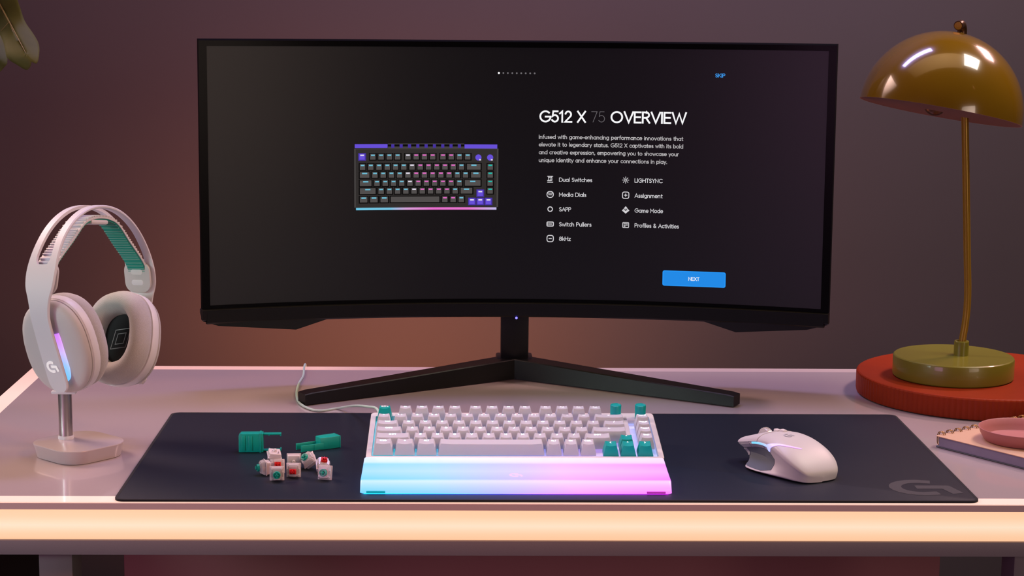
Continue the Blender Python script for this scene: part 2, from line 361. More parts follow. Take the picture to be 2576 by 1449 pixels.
# ================================================================== desk
DX0, DX1, DY0, DY1 = -0.605, 0.90, 1.912, 2.611
desk = thing('desk', 'white glossy desk with glowing peach light bar along its front edge', 'desk', (0.0775, 2.26, 0))
OFF = Vector((0.0775, 2.26, 0))
def dadd(mb, name, mt, **k):
    for i, p in enumerate(mb.v): mb.v[i] = tuple(Vector(p)-OFF)
    return mb.build(name, mt, desk, **k)
cx, cy = (DX0+DX1)/2, (DY0+DY1)/2
RW = 0.023
mb = MB().box((cx, cy, DZ-.0005), (DX1-DX0-2*RW, DY1-DY0-2*RW, .001))
mb.box((cx, cy, DZ-.0046), (DX1-DX0, DY1-DY0, .0068), k=1)
dadd(mb, 'worktop', [M['desk'], M['desk_side']], smooth=False)
PEACH = lin((252, 203, 160)); CREAM = lin((251, 226, 194)); PALE = lin((255, 228, 212))
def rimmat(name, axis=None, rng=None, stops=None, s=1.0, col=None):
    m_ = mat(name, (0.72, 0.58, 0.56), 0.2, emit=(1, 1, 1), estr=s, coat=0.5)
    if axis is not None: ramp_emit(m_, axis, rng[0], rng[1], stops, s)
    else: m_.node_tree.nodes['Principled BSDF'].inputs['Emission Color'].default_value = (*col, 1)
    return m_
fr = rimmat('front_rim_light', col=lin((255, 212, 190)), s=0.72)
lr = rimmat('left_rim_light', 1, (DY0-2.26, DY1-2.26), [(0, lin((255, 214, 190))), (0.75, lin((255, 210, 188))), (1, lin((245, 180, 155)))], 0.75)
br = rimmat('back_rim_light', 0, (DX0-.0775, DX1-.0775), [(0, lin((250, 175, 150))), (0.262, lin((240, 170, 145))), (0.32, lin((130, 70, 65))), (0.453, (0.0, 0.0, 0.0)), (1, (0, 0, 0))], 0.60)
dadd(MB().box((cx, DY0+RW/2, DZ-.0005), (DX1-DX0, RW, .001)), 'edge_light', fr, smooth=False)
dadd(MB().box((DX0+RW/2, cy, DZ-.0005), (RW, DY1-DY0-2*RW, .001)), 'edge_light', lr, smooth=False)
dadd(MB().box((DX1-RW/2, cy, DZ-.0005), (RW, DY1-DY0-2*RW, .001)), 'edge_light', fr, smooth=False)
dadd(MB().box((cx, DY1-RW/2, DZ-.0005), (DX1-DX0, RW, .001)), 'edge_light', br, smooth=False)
# front light bar: gently bulging diffuser
md = mat('light_diffuser', (0.35, 0.30, 0.26), 0.5, emit=PEACH, estr=1.0)
ramp_emit(md, 2, DZ-.0408, DZ-.0078, [(0, lin((252, 197, 152))), (0.22, lin((252, 206, 165))), (0.5, lin((250, 226, 196))), (0.78, lin((252, 206, 165))), (1, lin((252, 199, 156)))], 0.94)
prof = [(DY0+.012, -.0080), (DY0+.003, -.0080), (DY0+.0008, -.0098)]+[(DY0+.0005-.0016*sin(pi*t/8), -.0110-.0266*t/8) for t in range(9)]+[(DY0+.0008, -.0388), (DY0+.003, -.0406), (DY0+.012, -.0406)]
mb = MB().grid([[(x, p[0], DZ+p[1]) for p in prof] for x in (DX0+.001, DX1-.001)], closed=True)
mb.f += [tuple(range(len(prof))), tuple(range(len(prof), 2*len(prof)))]; mb.mi += [0, 0]
dadd(mb, 'light_bar', md)
dadd(MB().box((cx, DY0+.012+.30, DZ-.0244), (DX1-DX0-.004, .60, .0325)), 'light_housing', M['desk_side'], smooth=False)
mb = MB().box((cx, cy, DZ-.0488), (DX1-DX0, DY1-DY0, .0156), r=.0006)
dadd(mb, 'apron', M['apron'])
for x0 in (-.450, .5765):
    for y0 in (1.93, 2.50):
        mb = MB().box((x0+.0175, y0+.0235, (DZ-.0566)/2), (.035, .047, DZ-.0566), r=.0012)
        dadd(mb, 'leg', M['leg'])
mb = MB().box((.081, 2.30, DZ-.0566-.19), (1.02, .016, .38), r=.001); dadd(mb, 'back_panel', M['panel'])

# ================================================================== desk mat
MC = Vector((.0824, 2.1145, DZ)); MR = .0039
dm = thing('desk_mat', 'large dark charcoal cloth desk mat under the keyboard and the mouse', 'desk mat', MC, (0, 0, MR))
MB().prism(rrect(.900, .400, .010, 6), 0.0002, .0026, .0006).build('mat_cloth', M['mat'], dm)
mb = MB()
ol = rrect(.9008, .4008, .0104, 6); il = rrect(.895, .395, .008, 6)
for z in (0.00268,):
    mb.add([(p[0], p[1], z) for p in ol]+[(p[0], p[1], z) for p in il]+[(p[0], p[1], 0.0004) for p in ol],
           [(i, (i+1) % len(ol), len(ol)+(i+1) % len(ol), len(ol)+i) for i in range(len(ol))]+[(i, 2*len(ol)+i, 2*len(ol)+(i+1) % len(ol), (i+1) % len(ol)) for i in range(len(ol))])
mb.build('stitched_edge', M['mat_edge'], dm)
mb = MB(); ribbons(mb, LOGO, .21, lambda x, y: (.369+x*.0625, -.1785+y*.0625, .0028)); mb.build('printed_logo', M['mat_logo'], dm, smooth=False, recalc=False)

# ================================================================== monitor
MO = Vector((.059, 2.411, DZ+.0949)); MYAW, MT = -.0063, .0187
SAG, MH, SH0 = .0783, .3643, .0244
RM = (.403**2+SAG**2)/(2*SAG); UM = RM*math.asin(.403/RM)
def ms(u, b, lift=0.0):        # u along the curved screen, b up, lift towards the viewer -> world
    ph = u/RM; a = (RM-lift)*sin(ph); s = (SAG-RM)+(RM-lift)*cos(ph)
    yy = s*cos(MT)+b*sin(MT); zz = -s*sin(MT)+b*cos(MT)
    return Vector((MO.x+a*cos(MYAW)-yy*sin(MYAW), MO.y+a*sin(MYAW)+yy*cos(MYAW), MO.z+zz))
def project(P):
    v = P-Vector((0, 0, DZ+CAMH)); z = v.dot(_f); return 1288+FPX*v.dot(CR)/z, 724.5-FPX*v.dot(CU)/z
def ub(px, py):                # the screen coordinates seen at a pixel
    u, b = (px-1300)/1950., (752-py)/1980.+.02
    for _ in range(8):
        x0, y0 = project(ms(u, b)); x1, y1 = project(ms(u+.001, b)); x2, y2 = project(ms(u, b+.001))
        a, c = (x1-x0)/.001, (y1-y0)/.001; d, e = (x2-x0)/.001, (y2-y0)/.001; det = a*e-c*d
        ex, ey = px-x0, py-y0; u += (ex*e-ey*d)/det; b += (a*ey-c*ex)/det
    return u, b
MOFF = Vector((.0602, 2.545, DZ))
mon = thing('curved_monitor', 'large black curved ultrawide monitor on a V-shaped stand, showing a dark menu page', 'monitor', MOFF)
def mbuild(mb, name, mt, parent=mon, **k):
    for i, p in enumerate(mb.v): mb.v[i] = tuple(Vector(p)-MOFF)
    return mb.build(name, mt, parent, **k)
def sweep(poly, u0, u1, n=40, k=0, mb=None):
    mb = mb or MB(); P = [[ms(u0+(u1-u0)*i/n, b, l) for l, b in poly] for i in range(n+1)]
    mb.grid(P, k, closed=True); o_ = len(mb.v)-len(poly)*(n+1)
    mb.f += [tuple(o_+i for i in range(len(poly))), tuple(o_+len(poly)*n+i for i in range(len(poly)))[::-1]]; mb.mi += [k, k]
    return mb
SB1 = MH-.0092; UI = UM-.0105
mb = MB().grid([[ms(-UI-.002+(2*UI+.004)*i/60, SH0-.002+(SB1-SH0+.004)*j/4, 0) for j in range(5)] for i in range(61)])
screen = mbuild(mb, 'screen', M['screen'], ang=60)
mb = sweep([(.0012, SB1), (.0012, MH-.0022), (-.0035, MH), (-.006, MH), (-.006, SB1)], -UM, UM)
sweep([(.0012, SH0-.004), (.0012, SB1), (-.006, SB1), (-.006, SH0-.004)], -UM, -UI, 4, mb=mb)
sweep([(.0012, SH0-.004), (.0012, SB1), (-.006, SB1), (-.006, SH0-.004)], UI, UM, 4, mb=mb)
sweep([(.0006, SH0-.0042), (.0006, SH0), (-.006, SH0), (-.006, SH0-.0042)], -UI, UI, mb=mb)
mbuild(mb, 'bezel', M['black2'])
mb = sweep([(.0022, .002), (.0045, SH0-.006), (.0022, SH0-.0044), (-.006, SH0-.0044), (-.006, .0), (.0002, .0)], -UM+.006, UM-.006)
for s in (-1, 1):
    a, b_ = (UM-.006)*s, UM*s
    sweep([(.0022, .006), (.0045, SH0-.006), (.0022, SH0-.0044), (-.006, SH0-.0044), (-.006, .006), (.0002, .005)], min(a, b_), max(a, b_), 3, mb=mb)
chin = mbuild(mb, 'chin', M['black'])
mb = sweep([(-.006, .004), (-.006, MH-.001), (-.014, MH-.002), (-.034, MH-.03), (-.040, .10), (-.030, .012), (-.022, .003)], -UM+.012, UM-.012)
mbuild(mb, 'back_shell', M['black'])
mb = sweep([(-.03, .06), (-.03, .24), (-.062, .22), (-.062, .08)], -.11, .11, 12); mbuild(mb, 'mount_housing', M['black'])
for s in (-1, 1):
    pts = [(.412, .004), (.392, -.003), (.290, -.0125), (.2475, .0005), (.27, .010), (.412, .010)] if s < 0 else [(.412, .004), (.385, -.004), (.292, -.0125), (.2475, .0005), (.27, .010), (.412, .010)]
    mb = MB(); n = len(pts)
    fr_ = [ms(s*a, b, -.001) for a, b in pts]; bk = [ms(s*(a*.96+.01), b+.004, -.045) for a, b in pts]
    mb.add(fr_+bk, [tuple(range(n)), tuple(range(n, 2*n))[::-1]]+[(i, (i+1) % n, n+(i+1) % n, n+i) for i in range(n)])
    mbuild(mb, 'lower_wing', M['black'], ang=20)
u_, b_ = ub(1299, 801)
mb = MB(); P = ms(u_, max(b_, -.001), .002)
bmx = bmesh.new(); bmesh.ops.create_uvsphere(bmx, u_segments=12, v_segments=8, radius=.0016); mb.bm(bmx, 0, Matrix.Translation(P))
mbuild(mb, 'power_light', emis('power_led', (0.12, 0.10, 1.0), 4.0))
# stand
mb = MB().box((.0602, 2.548, DZ+.120), (.0378, .026, .20), r=.002); mbuild(mb, 'neck', M['black'])
for s in (-1, 1):
    A0 = Vector((.0602-s*.002, 2.5293, 0)); tip = Vector((-.2083, 2.3614, 0)) if s < 0 else Vector((.3355, 2.3618, 0))
    d = (tip-A0).normalized(); nrm = Vector((-d.y, d.x, 0)); nrm = nrm if nrm.y > 0 else -nrm
    A0 = A0-nrm*0
    L = (tip-A0).length; rows = []
    for t, h, th in ((-.02, .0285, .030), (0.03, .028, .030), (.3, .0245, .028), (.6, .0205, .026), (.97, .0162, .022), (1.0, .0150, .020)):
        c = A0+d*(L*t); c0 = c
        rows.append([c0+Vector((0, 0, DZ+.0015)), c0+Vector((0, 0, DZ+h-.0012)), c0+nrm*.0012+Vector((0, 0, DZ+h)), c0+nrm*th+Vector((0, 0, DZ+h)), c0+nrm*th+Vector((0, 0, DZ+.0015))])
    mb = MB().grid(rows, closed=True); q = 5
    mb.f += [tuple(range(q)), tuple(range(5*q, 6*q))[::-1]]; mb.mi += [0, 0]
    mbuild(mb, 'stand_leg', M['black'], ang=25)
mb = MB().box((.0602, 2.555, DZ+.0150), (.050, .045, .027), r=.003); mbuild(mb, 'stand_hub', M['black'])

# ------------------------------------------------------------------ what the screen shows
TL_ = 0.0005
def smap(o0, sx, sy=None, l=TL_):
    sy = sy or sx
    return lambda x, y: ms(o0[0]+x*sx, o0[1]+y*sy, l)
def stext(name, s, p0, x1, cap, col, wd=.13, y1=None, parent=screen, l=TL_):
    """text from pixel p0 (left of the baseline) to pixel column x1, capitals cap pixels high"""
    a = ub(*p0); b = ub(x1, y1 if y1 is not None else p0[1]); cy_ = ub(p0[0], p0[1]-cap)[1]-a[1]
    h = cy_; sx = (b[0]-a[0])/text_w(s)
    mb = MB(); ribbons(mb, strokes2d(s), wd, lambda x, y: ms(a[0]+x*sx, (a[1]+b[1])/2+y*h, l))
    return mbuild(mb, name, col, parent, smooth=False, recalc=False)
TW = emis('screen_white', lin((250, 250, 252))); TG = emis('screen_light_grey', lin((196, 192, 194)))
TD = emis('screen_grey', lin((112, 108, 112))); TB = emis('screen_blue', lin((62, 150, 232))); TL2 = emis('screen_list', lin((212, 210, 214)))
mb = MB()
for s, p0, x1, y1, wd, k in (('G512 X', (1359, 306), 1475, 306.5, .165, 0), ('75', (1488, 307), 1523, 307, .055, 1), ('OVERVIEW', (1538, 308), 1727, 310, .165, 0)):
    a = ub(*p0); b = ub(x1, y1); h = ub(p0[0], p0[1]-26)[1]-a[1]; sx = (b[0]-a[0])/text_w(s)
    ribbons(mb, strokes2d(s), wd, lambda x, y: ms(a[0]+x*sx, (a[1]+b[1])/2+y*h, TL_), k)
mbuild(mb, 'title_text', [TW, TD], screen, smooth=False, recalc=False)
mb = MB()
for s, p0, x1, y1 in (('Infused with game-enhancing performance innovations that', (1356, 350), 1719, 352.5), ('elevate it to legendary status. G512 X captivates with its bold', (1356, 369), 1719, 372),
                      ('and creative expression, empowering you to showcase your', (1356, 388.5), 1708, 391.5), ('unique identity and enhance your connections in play.', (1356, 408), 1679, 411)):
    a = ub(*p0); b = ub(x1, y1); h = ub(p0[0], p0[1]-9)[1]-a[1]; sx = (b[0]-a[0])/text_w(s)
    ribbons(mb, strokes2d(s), .15, lambda x, y: ms(a[0]+x*sx, (a[1]+b[1])/2+y*h, TL_))
mbuild(mb, 'body_text', TG, screen, smooth=False, recalc=False)
items = [('Dual Switches', 1407, 456.5, 1490), ('Media Dials', 1407, 494, 1475), ('SAPP', 1407, 531, 1437), ('Switch Pullers', 1407, 568.5, 1488), ('8kHz', 1407, 605, 1436),
         ('LIGHTSYNC', 1597, 458.5, 1667), ('Assignment', 1597, 496.5, 1667), ('Game Mode', 1597, 534, 1668), ('Profiles & Activities', 1597, 571.5, 1708)]
ic = []
def sq(x0, y0, x1, y1): return [(x0, y0), (x1, y0), (x1, y1), (x0, y1), (x0, y0)]
def rr(w_, h_, r, cx=0, cy=0):
    p = rrect(w_, h_, r, 4, cx, cy); return p+[p[0]]
circ = lambda r, n=20, cx=0, cy=0: arc(cx, cy, r, r, 0, 360, n)
icons = [
 ([[(-.75, .9), (.75, .9)], [(-.5, .6), (.5, .6)], [(-.45, .9), (-.45, -.3)], [(.45, .9), (.45, .5)], [(.1, .1), (.6, .1)], [(-.75, -.35), (.1, -.35)], [(-.75, -.85), (.75, -.85)], [(.0, -.3), (.5, -.3)]], .22),
 ([rr(1.9, 1.8, .8), [(-.8, .38), (.8, .38)], [(-.45, -.1), (.45, -.1)]], .24), ([circ(.68)], .28), ([rr(1.9, 1.2, .25), [(-.3, 0), (.4, 0)], [(-.75, 0), (-.65, 0)]], .28),
 ([rr(1.9, 1.9, .6), [(-.35, 0), (.35, 0)]], .26),
 ([circ(.3, 10)]+[[(.55*cos(k*pi/4), .55*sin(k*pi/4)), (.95*cos(k*pi/4), .95*sin(k*pi/4))] for k in range(8)], .17),
 ([rr(1.9, 1.9, .5), [(-.35, 0), (.35, 0)], [(0, -.35), (0, .35)]], .24),
 ([[(0, .95), (0, .3)], [(-.35, .55), (0, .9), (.35, .55)], [(-.9, -.1), (0, -.85), (.9, -.1), (.5, .25)], [(-.9, -.1), (-.5, .25)], [(-.4, -.15), (0, -.45), (.4, -.15)]], .3),
 ([rr(1.8, 1.5, .2), [(-.55, .35), (.55, .35)], [(-.5, -.1), (-.1, -.1)], [(.2, -.05), (.5, -.05)], [(-.5, -.4), (-.2, -.4)]], .2)]
icp = [(1384, 451), (1384, 489), (1384, 526), (1384, 563.5), (1384, 600), (1574, 453), (1574, 491), (1574, 528.5), (1574, 566)]
for (s, x0, y0, x1), (st, wd), (ix, iy) in zip(items, icons, icp):
    a = ub(x0, y0); b = ub(x1, y0+.6); h = ub(x0, y0-9.2)[1]-a[1]; sx = (b[0]-a[0])/text_w(s)
    mb = MB(); ribbons(mb, strokes2d(s), .15, lambda x, y: ms(a[0]+x*sx, a[1]+y*h, TL_)); mbuild(mb, 'feature_text', TL2, screen, smooth=False, recalc=False)
    c = ub(ix, iy); sc = .0044
    mb = MB(); ribbons(mb, st, wd, lambda x, y: ms(c[0]+x*sc, c[1]+y*sc, TL_)); mbuild(mb, 'feature_icon', TL2, screen, smooth=False, recalc=False)
stext('skip_text', 'SKIP', (1800, 194), 1825, 8.5, TB, .17, 194.5)
for k in range(9):
    c = ub(1255+11.25*k, 183.5+.13*k); mb = MB(); r = .0014 if k == 0 else .00115
    mb.add([ms(c[0], c[1], TL_)]+[ms(c[0]+r*cos(t*pi/5), c[1]+r*sin(t*pi/5), TL_) for t in range(10)], [(0, 1+t, 1+(t+1) % 10) for t in range(10)])
    mbuild(mb, 'page_dot', TW if k == 0 else TD, screen, smooth=False, recalc=False)
def spoly(mb, pts, l, k=0): mb.add([ms(u, b, l) for u, b in pts], [tuple(range(len(pts)))], k)
def srect(mb, x0, y0, x1, y1, l, k=0, r=0, sub=1):
    """rectangle between two pixel corners, made square to the screen"""
    a = ub((x0+x1)/2, (y0+y1)/2); w_ = ub(x1, (y0+y1)/2)[0]-ub(x0, (y0+y1)/2)[0]; h_ = ub((x0+x1)/2, y0)[1]-ub((x0+x1)/2, y1)[1]
    for i in range(sub):
        if r and sub == 1: spoly(mb, rrect(w_, h_, r, 4, a[0], a[1]), l, k)
        else:
            u0 = a[0]-w_/2+w_*i/sub; u1 = u0+w_/sub; spoly(mb, [(u0, a[1]-h_/2), (u1, a[1]-h_/2), (u1, a[1]+h_/2), (u0, a[1]+h_/2)], l, k)
mb = MB()
for (x0, y0, x1, y1, r, l, k) in ((1666.5, 682.5, 1825.5, 721, .0025, TL_, 0), (1669, 684.5, 1823, 719, .002, TL_+.0001, 1)):
    a = ub((x0+x1)/2, (y0+y1)/2); w_ = ub(x1, (y0+y1)/2)[0]-ub(x0, (y0+y1)/2)[0]; h_ = ub((x0+x1)/2, y0)[1]-ub((x0+x1)/2, y1)[1]
    cs = [(-w_/2+r*(1-cos(q*pi/8)), h_/2-r*(1-sin(q*pi/8))) for q in range(5)]
    cs += [(-w_/2+r+(w_-2*r)*q/10, h_/2) for q in range(1, 10)]+[(-c, h) for c, h in cs[::-1]]
    vs = []
    for c, h in cs: vs += [ms(a[0]+c, a[1]+h, l), ms(a[0]+c, a[1]-h, l)]
    mb.add(vs, [(2*i, 2*i+1, 2*i+3, 2*i+2) for i in range(len(cs)-1)], k)
mbuild(mb, 'next_button', [emis('button_edge', lin((38, 152, 250))), emis('button_blue', lin((36, 138, 230)))], screen, smooth=False, recalc=False)
stext('button_text', 'NEXT', (1732.5, 705.5), 1759.5, 8, TW, .16, 706, l=TL_+.0003)
# the picture of the keyboard on the page
KX = lambda X: 880+X/6.44
KY = lambda Y: 340+Y/6.44
kc = ub(KX(1240), KY(690)); kl = ub(KX(70), KY(690)); kr = ub(KX(2405), KY(690)); kt = ub(KX(1240), KY(215)); kb = ub(KX(1240), KY(1165))
us = (kr[0]-kl[0])/(2405-70); bs = (kt[1]-kb[1])/(1165-215)
kf = lambda X, Y: (kl[0]+(X-70)*us, kc[1]-(Y-690)*bs)
kmats = [emis('pic_body', lin((50, 46, 45))), emis('pic_key', lin((82, 78, 77))), emis('pic_well', lin((14, 12, 12))), emis('pic_purple', lin((104, 80, 215))),
         emis('pic_purple_dark', lin((70, 50, 160))), emis('pic_cyan', lin((110, 190, 215))), emis('pic_pink', lin((225, 105, 195))), emis('pic_white', lin((225, 220, 235))), emis('pic_teal', lin((30, 190, 175))), emis('pic_edge', lin((70, 66, 65)))]
mr_ = mat('pic_light_bar', (0, 0, 0), 1.0, spec=0.0, emit=(1, 1, 1)); xa, xb = ms(kl[0], kc[1]).x-MOFF.x, ms(kr[0], kc[1]).x-MOFF.x
ramp_emit(mr_, 0, xa, xb, [(0, lin((110, 200, 230))), (.25, lin((120, 195, 225))), (.36, lin((215, 160, 215))), (.55, lin((232, 110, 205))), (.8, lin((230, 120, 205))), (1, lin((190, 190, 235)))], 1.0)
kmats.append(mr_)
mb = MB()
def kr_(X0, Y0, X1, Y1, k, l=0, n=1):
    for i in range(n):
        A = X0+(X1-X0)*i/n; B = X0+(X1-X0)*(i+1)/n
        spoly(mb, [kf(A, Y1), kf(B, Y1), kf(B, Y0), kf(A, Y0)], TL_+l*.00012, k)
kr_(70, 215, 2405, 1165, 9, 0, 12); kr_(95, 225, 2380, 1160, 0, 1, 12)
kr_(80, 145, 610, 208, 3, 1, 4); kr_(1855, 150, 2385, 215, 3, 1, 4); kr_(615, 135, 1850, 212, 9, 1, 6)
kr_(615, 150, 1850, 185, 2, 2, 6)
for i in range(9): kr_(670+134.5*i, 148, 720+134.5*i, 205, 4, 3)
U = 133.5; X0_ = 138.5
def pkey(cxu, wu, Yc, k, leg=None):
    xc = X0_+cxu*U
    hw = wu*U/2
    kr_(xc-hw+4, Yc-62, xc+hw-4, Yc+60, 2 if k == 1 else 4, 2)
    kr_(xc-hw+22, Yc-48, xc+hw-24, Yc+44, k, 3)
    if leg is not None: kr_(xc-min(hw*.45, 42), Yc-38, xc+min(hw*.45, 42), Yc-16, leg, 4)
def lg(cxu): return 5 if cxu < 6 else (7 if cxu < 6.9 else (6 if cxu < 11.6 else 5))
pkey(.45, 1, 350, 3, 7)
ROWS = [[(1.75+i, 1) for i in range(4)]+[(6+i, 1) for i in range(4)]+[(10.25+i, 1) for i in range(4)],
        [(.5+i, 1) for i in range(13)]+[(14, 2)], [(.75, 1.5)]+[(2+i, 1) for i in range(12)]+[(14.25, 1.5)],
        [(.875, 1.75)]+[(2.25+i, 1) for i in range(11)]+[(13.875, 2.25)], [(1.125, 2.25)]+[(2.75+i, 1) for i in range(10)]+[(13.125, 1.75)],
        [(.625, 1.25), (1.875, 1.25), (3.125, 1.25), (6.875, 6.25), (10.5, 1), (11.5, 1), (12.5, 1)]]
for R_, Y_ in zip(ROWS, (350, 512, 642, 775, 902, 1040)):
    for c_, w_ in R_: pkey(c_, w_, Y_, 1, lg(c_))
for i in range(4): pkey(16.0, 1, (512, 642, 775, 902)[i], 1, 8)
for c_, Y_ in ((13.8, 1075), (14.8, 1075), (15.8, 1075), (14.8, 940)): pkey(c_, 1, Y_, 3, 7)
for c_ in (14.55, 15.97):
    p = [(X0_+c_*U+50*cos(t*pi/8), 360+50*sin(t*pi/8)) for t in range(16)]; spoly(mb, [kf(*q) for q in p][::-1], TL_+.0003, 3)
    kr_(X0_+c_*U+12, 385, X0_+c_*U+42, 408, 7, 4)
for i in range(24):
    kr_(98+95*i, 1170, 98+95*(i+1), 1208, 10, 1)
mbuild(mb, 'keyboard_picture', kmats, screen, smooth=False, recalc=False)

# ================================================================== keyboard
MTOP = 0.0027
KO = Vector((.0502, 2.0295, DZ+MTOP)); KYAW = .005; KT = radians(8)
kb = thing('gaming_keyboard', 'white compact mechanical keyboard with teal accent keys and two teal dials', 'keyboard', KO, (0, 0, KYAW))
KW, KD, KH = .328, .138, .0157
TM = Matrix.Translation((0, 0, KH)) @ Matrix.Rotation(KT, 4, 'X')
mb = MB()
out = rrect(KW, KD, .005, 6, 0, KD/2); inn = rrect(KW-.0118, KD-.0165, .002, 6, 0, .0045+(KD-.0165)/2); out2 = rrect(KW-.0016, KD-.0016, .0045, 6, 0, KD/2)
n = len(out)
vs = [(p[0], p[1], -.011) for p in out]+[(p[0], p[1], -.0008) for p in out]+[(p[0], p[1], 0) for p in out2]+[(p[0], p[1], 0) for p in inn]+[(p[0], p[1], -.0065) for p in inn]
mb.add(vs, [(q*n+i, q*n+(i+1) % n, (q+1)*n+(i+1) % n, (q+1)*n+i) for q in range(4) for i in range(n)], 0, TM)
prof = [(.002, .0006), (.134, .0006), (.134, .0155), (.0015, KH-.0085)]
mb.add([(s*(KW/2-.001), y, z) for s in (-1, 1) for y, z in prof], [(0, 1, 2, 3), (7, 6, 5, 4)]+[(i, (i+1) % 4, 4+(i+1) % 4, 4+i) for i in range(4)])
UX0 = -KW/2+.0068; UU = .01905
mb.box((UX0+15.02*UU, .078, -.0022), (.0075, .106, .0042), .0006, 0, TM)
mb.box((UX0+15.35*UU, .1235, -.0022), (.018, .018, .0042), .0006, 0, TM)
mb.build('case', M['white'], kb)
mp = mat('light_plate', (0.70, 0.70, 0.74), 0.5, emit=(1, 1, 1))
ramp_emit(mp, 0, -.155, .155, [(0, (.0, .55, .65)), (.3, (.14, .48, .80)), (.55, (.32, .36, .95)), (.8, (.55, .32, .85)), (1, (.30, .45, .90))], 0.62)
mb = MB().box((0, .0045+(KD-.0165)/2, -.0068), (KW-.0118, KD-.0165, .001), 0, 0, TM); mb.build('light_plate', mp, kb, smooth=False)
e_leg = mat('legend', (0.8, 0.85, 0.9), 0.4, emit=(1, 1, 1))
def legend_mat(name, col, s): return mat(name, (0.8, 0.8, 0.85), 0.4, emit=col, estr=s)
LC = [legend_mat('legend_cyan', (.55, .95, 1.0), 1.7), legend_mat('legend_blue', (.75, .85, 1.0), 1.7), legend_mat('legend_violet', (.95, .75, 1.0), 1.7), legend_mat('legend_white2', (.9, .95, 1.0), 1.1)]
def keycap(wu, text, lm, body, xc, v, row, name='keycap', second=None):
    """sculpted keycap with a cylindrical dish; stands in the tilted frame"""
    W2, D2 = wu*UU/2-.0010, UU/2-.0010
    hx, hy = W2-.0026, D2-.0023
    h = (.0112, .0112, .0115, .0120, .0128, .0140)[row]; tl = (-.10, -.06, -.02, .04, .08, .12)[row]   # 0 = bottom row
    cy_ = .0007
    mb = MB(); nx, ny = 10, 4
    def top(x, y, dz=0): 
        xe = max(0, abs(x)-max(0, hx-.0066)) if wu > 1.3 else abs(x)
        base = min(hx, .0066)
        dish = .0009*(1-min(1, (xe/base))**2) if row < 6 else 0
        return (x, y+cy_, h-dish-tl*0-y*tl+dz)
    e = .0006
    T = [[Vector(top(-hx+e+(2*hx-2*e)*i/nx, -hy+e+(2*hy-2*e)*j/ny)) for j in range(ny+1)] for i in range(nx+1)]
    mb.grid(T)
    def border(f): 
        b = [f(i, 0) for i in range(nx)]+[f(nx, j) for j in range(ny)]+[f(nx-i, ny) for i in range(nx)]+[f(0, ny-j) for j in range(ny)]
        return b
    B0 = border(lambda i, j: T[i][j])
    B1 = border(lambda i, j: Vector(top(-hx+2*hx*i/nx, -hy+2*hy*j/ny, -.0006)))
    B2 = border(lambda i, j: Vector((-W2+2*W2*i/nx, -D2+2*D2*j/ny, .0000)))
    B3 = border(lambda i, j: Vector((-W2+2*W2*i/nx, -D2+2*D2*j/ny, -.0022)))
    n_ = len(B0); vs = B0+B1+B2+B3
    mb.add(vs, [(q*n_+i, q*n_+(i+1) % n_, (q+1)*n_+(i+1) % n_, (q+1)*n_+i) for q in range(3) for i in range(n_)])
    if text:
        hh = .0028 if len(text) > 1 else .0034
        if len(text) > 1 and text[0].isalnum() and not text[1].isalnum() and len(text) == 2:
            wpos = [(text[0], -.0030), (text[1], .0012)]; hh = .0030
        else:
            tw = text_w(text)*hh*.85; wpos = [(text, -tw/2)]
        y0 = hy-.0045
        for s, xo in wpos:
            ribbons(mb, strokes2d(s), .22, lambda x, y: (xo+x*hh*.85, y0+y*hh+cy_, Vector(top(xo+x*hh*.85, y0+y*hh)).z+.00012), 1)
    o = mb.build(name, [body, LC[lm]], kb, recalc=True, ang=50)
    o.matrix_local = TM @ Matrix.Translation((UX0+xc*UU, v, 0)); return o
V0 = .0203
RV = [V0, V0+.01905, V0+2*.01905, V0+3*.01905, V0+4*.01905, V0+5.21*.01905]
def lmx(c): return 0 if c < 4 else (1 if c < 8.5 else 2)
TXT = [['F%d' % (i+1) for i in range(12)], ['~', '1!', '2', '3#', '4', '5', '6^', '7&', '8*', '9(', '0)', '-', '+=', '<-'],
       ['TAB']+list('QWERTYUIOP')+['[', ']', '/'], ['CAPS']+list('ASDFGHJKL')+[';', "'", '<-'], ['SHIFT']+list('ZXCVBNM')+[',<', '.>', '/', 'SHIFT'],
       ['CTRL', '+', 'ALT', '', 'ALT', 'FN', 'CTRL']]
for q, (R_, T_) in enumerate(zip(ROWS, TXT)):
    row = 5-q
    for (c_, w_), t_ in zip(R_, T_): keycap(w_, t_, lmx(c_), M['white_key'], c_, RV[row], row, 'spacebar' if w_ > 6 else 'keycap')
for i, t_ in enumerate(('HOME', 'PGUP', 'PGDN', 'END')): keycap(1, t_, 2, M['white_key'], 16.0, RV[4-i], 4-i)
ek = keycap(1, '', 3, M['teal_key'], .5, RV[5], 5); ek['label'] = 'teal keycap with a pale logo'
mb = MB(); ribbons(mb, LOGO, .2, lambda x, y: (-.0040+x*.0075, -.0022+y*.0062, 0.0144-.12*(y*.0062-.0029)*1.0)); lo = mb.build('logo', legend_mat('logo_pale', (.8, .75, .7), .5), ek, smooth=False, recalc=False)
for c_, dv, t_ in ((13.8, .0052, '<'), (14.8, .0052, '^'), (15.8, .0052, '>'), (14.8, -.0052-.01905+.0105, '^')):
    rw = 0 if dv > 0 else 1
    v = V0-.0048 if rw == 0 else V0-.0048+.01905
    k_ = keycap(1, t_, 3, M['teal_key'], c_, v, rw); k_['label'] = 'teal arrow keycap'
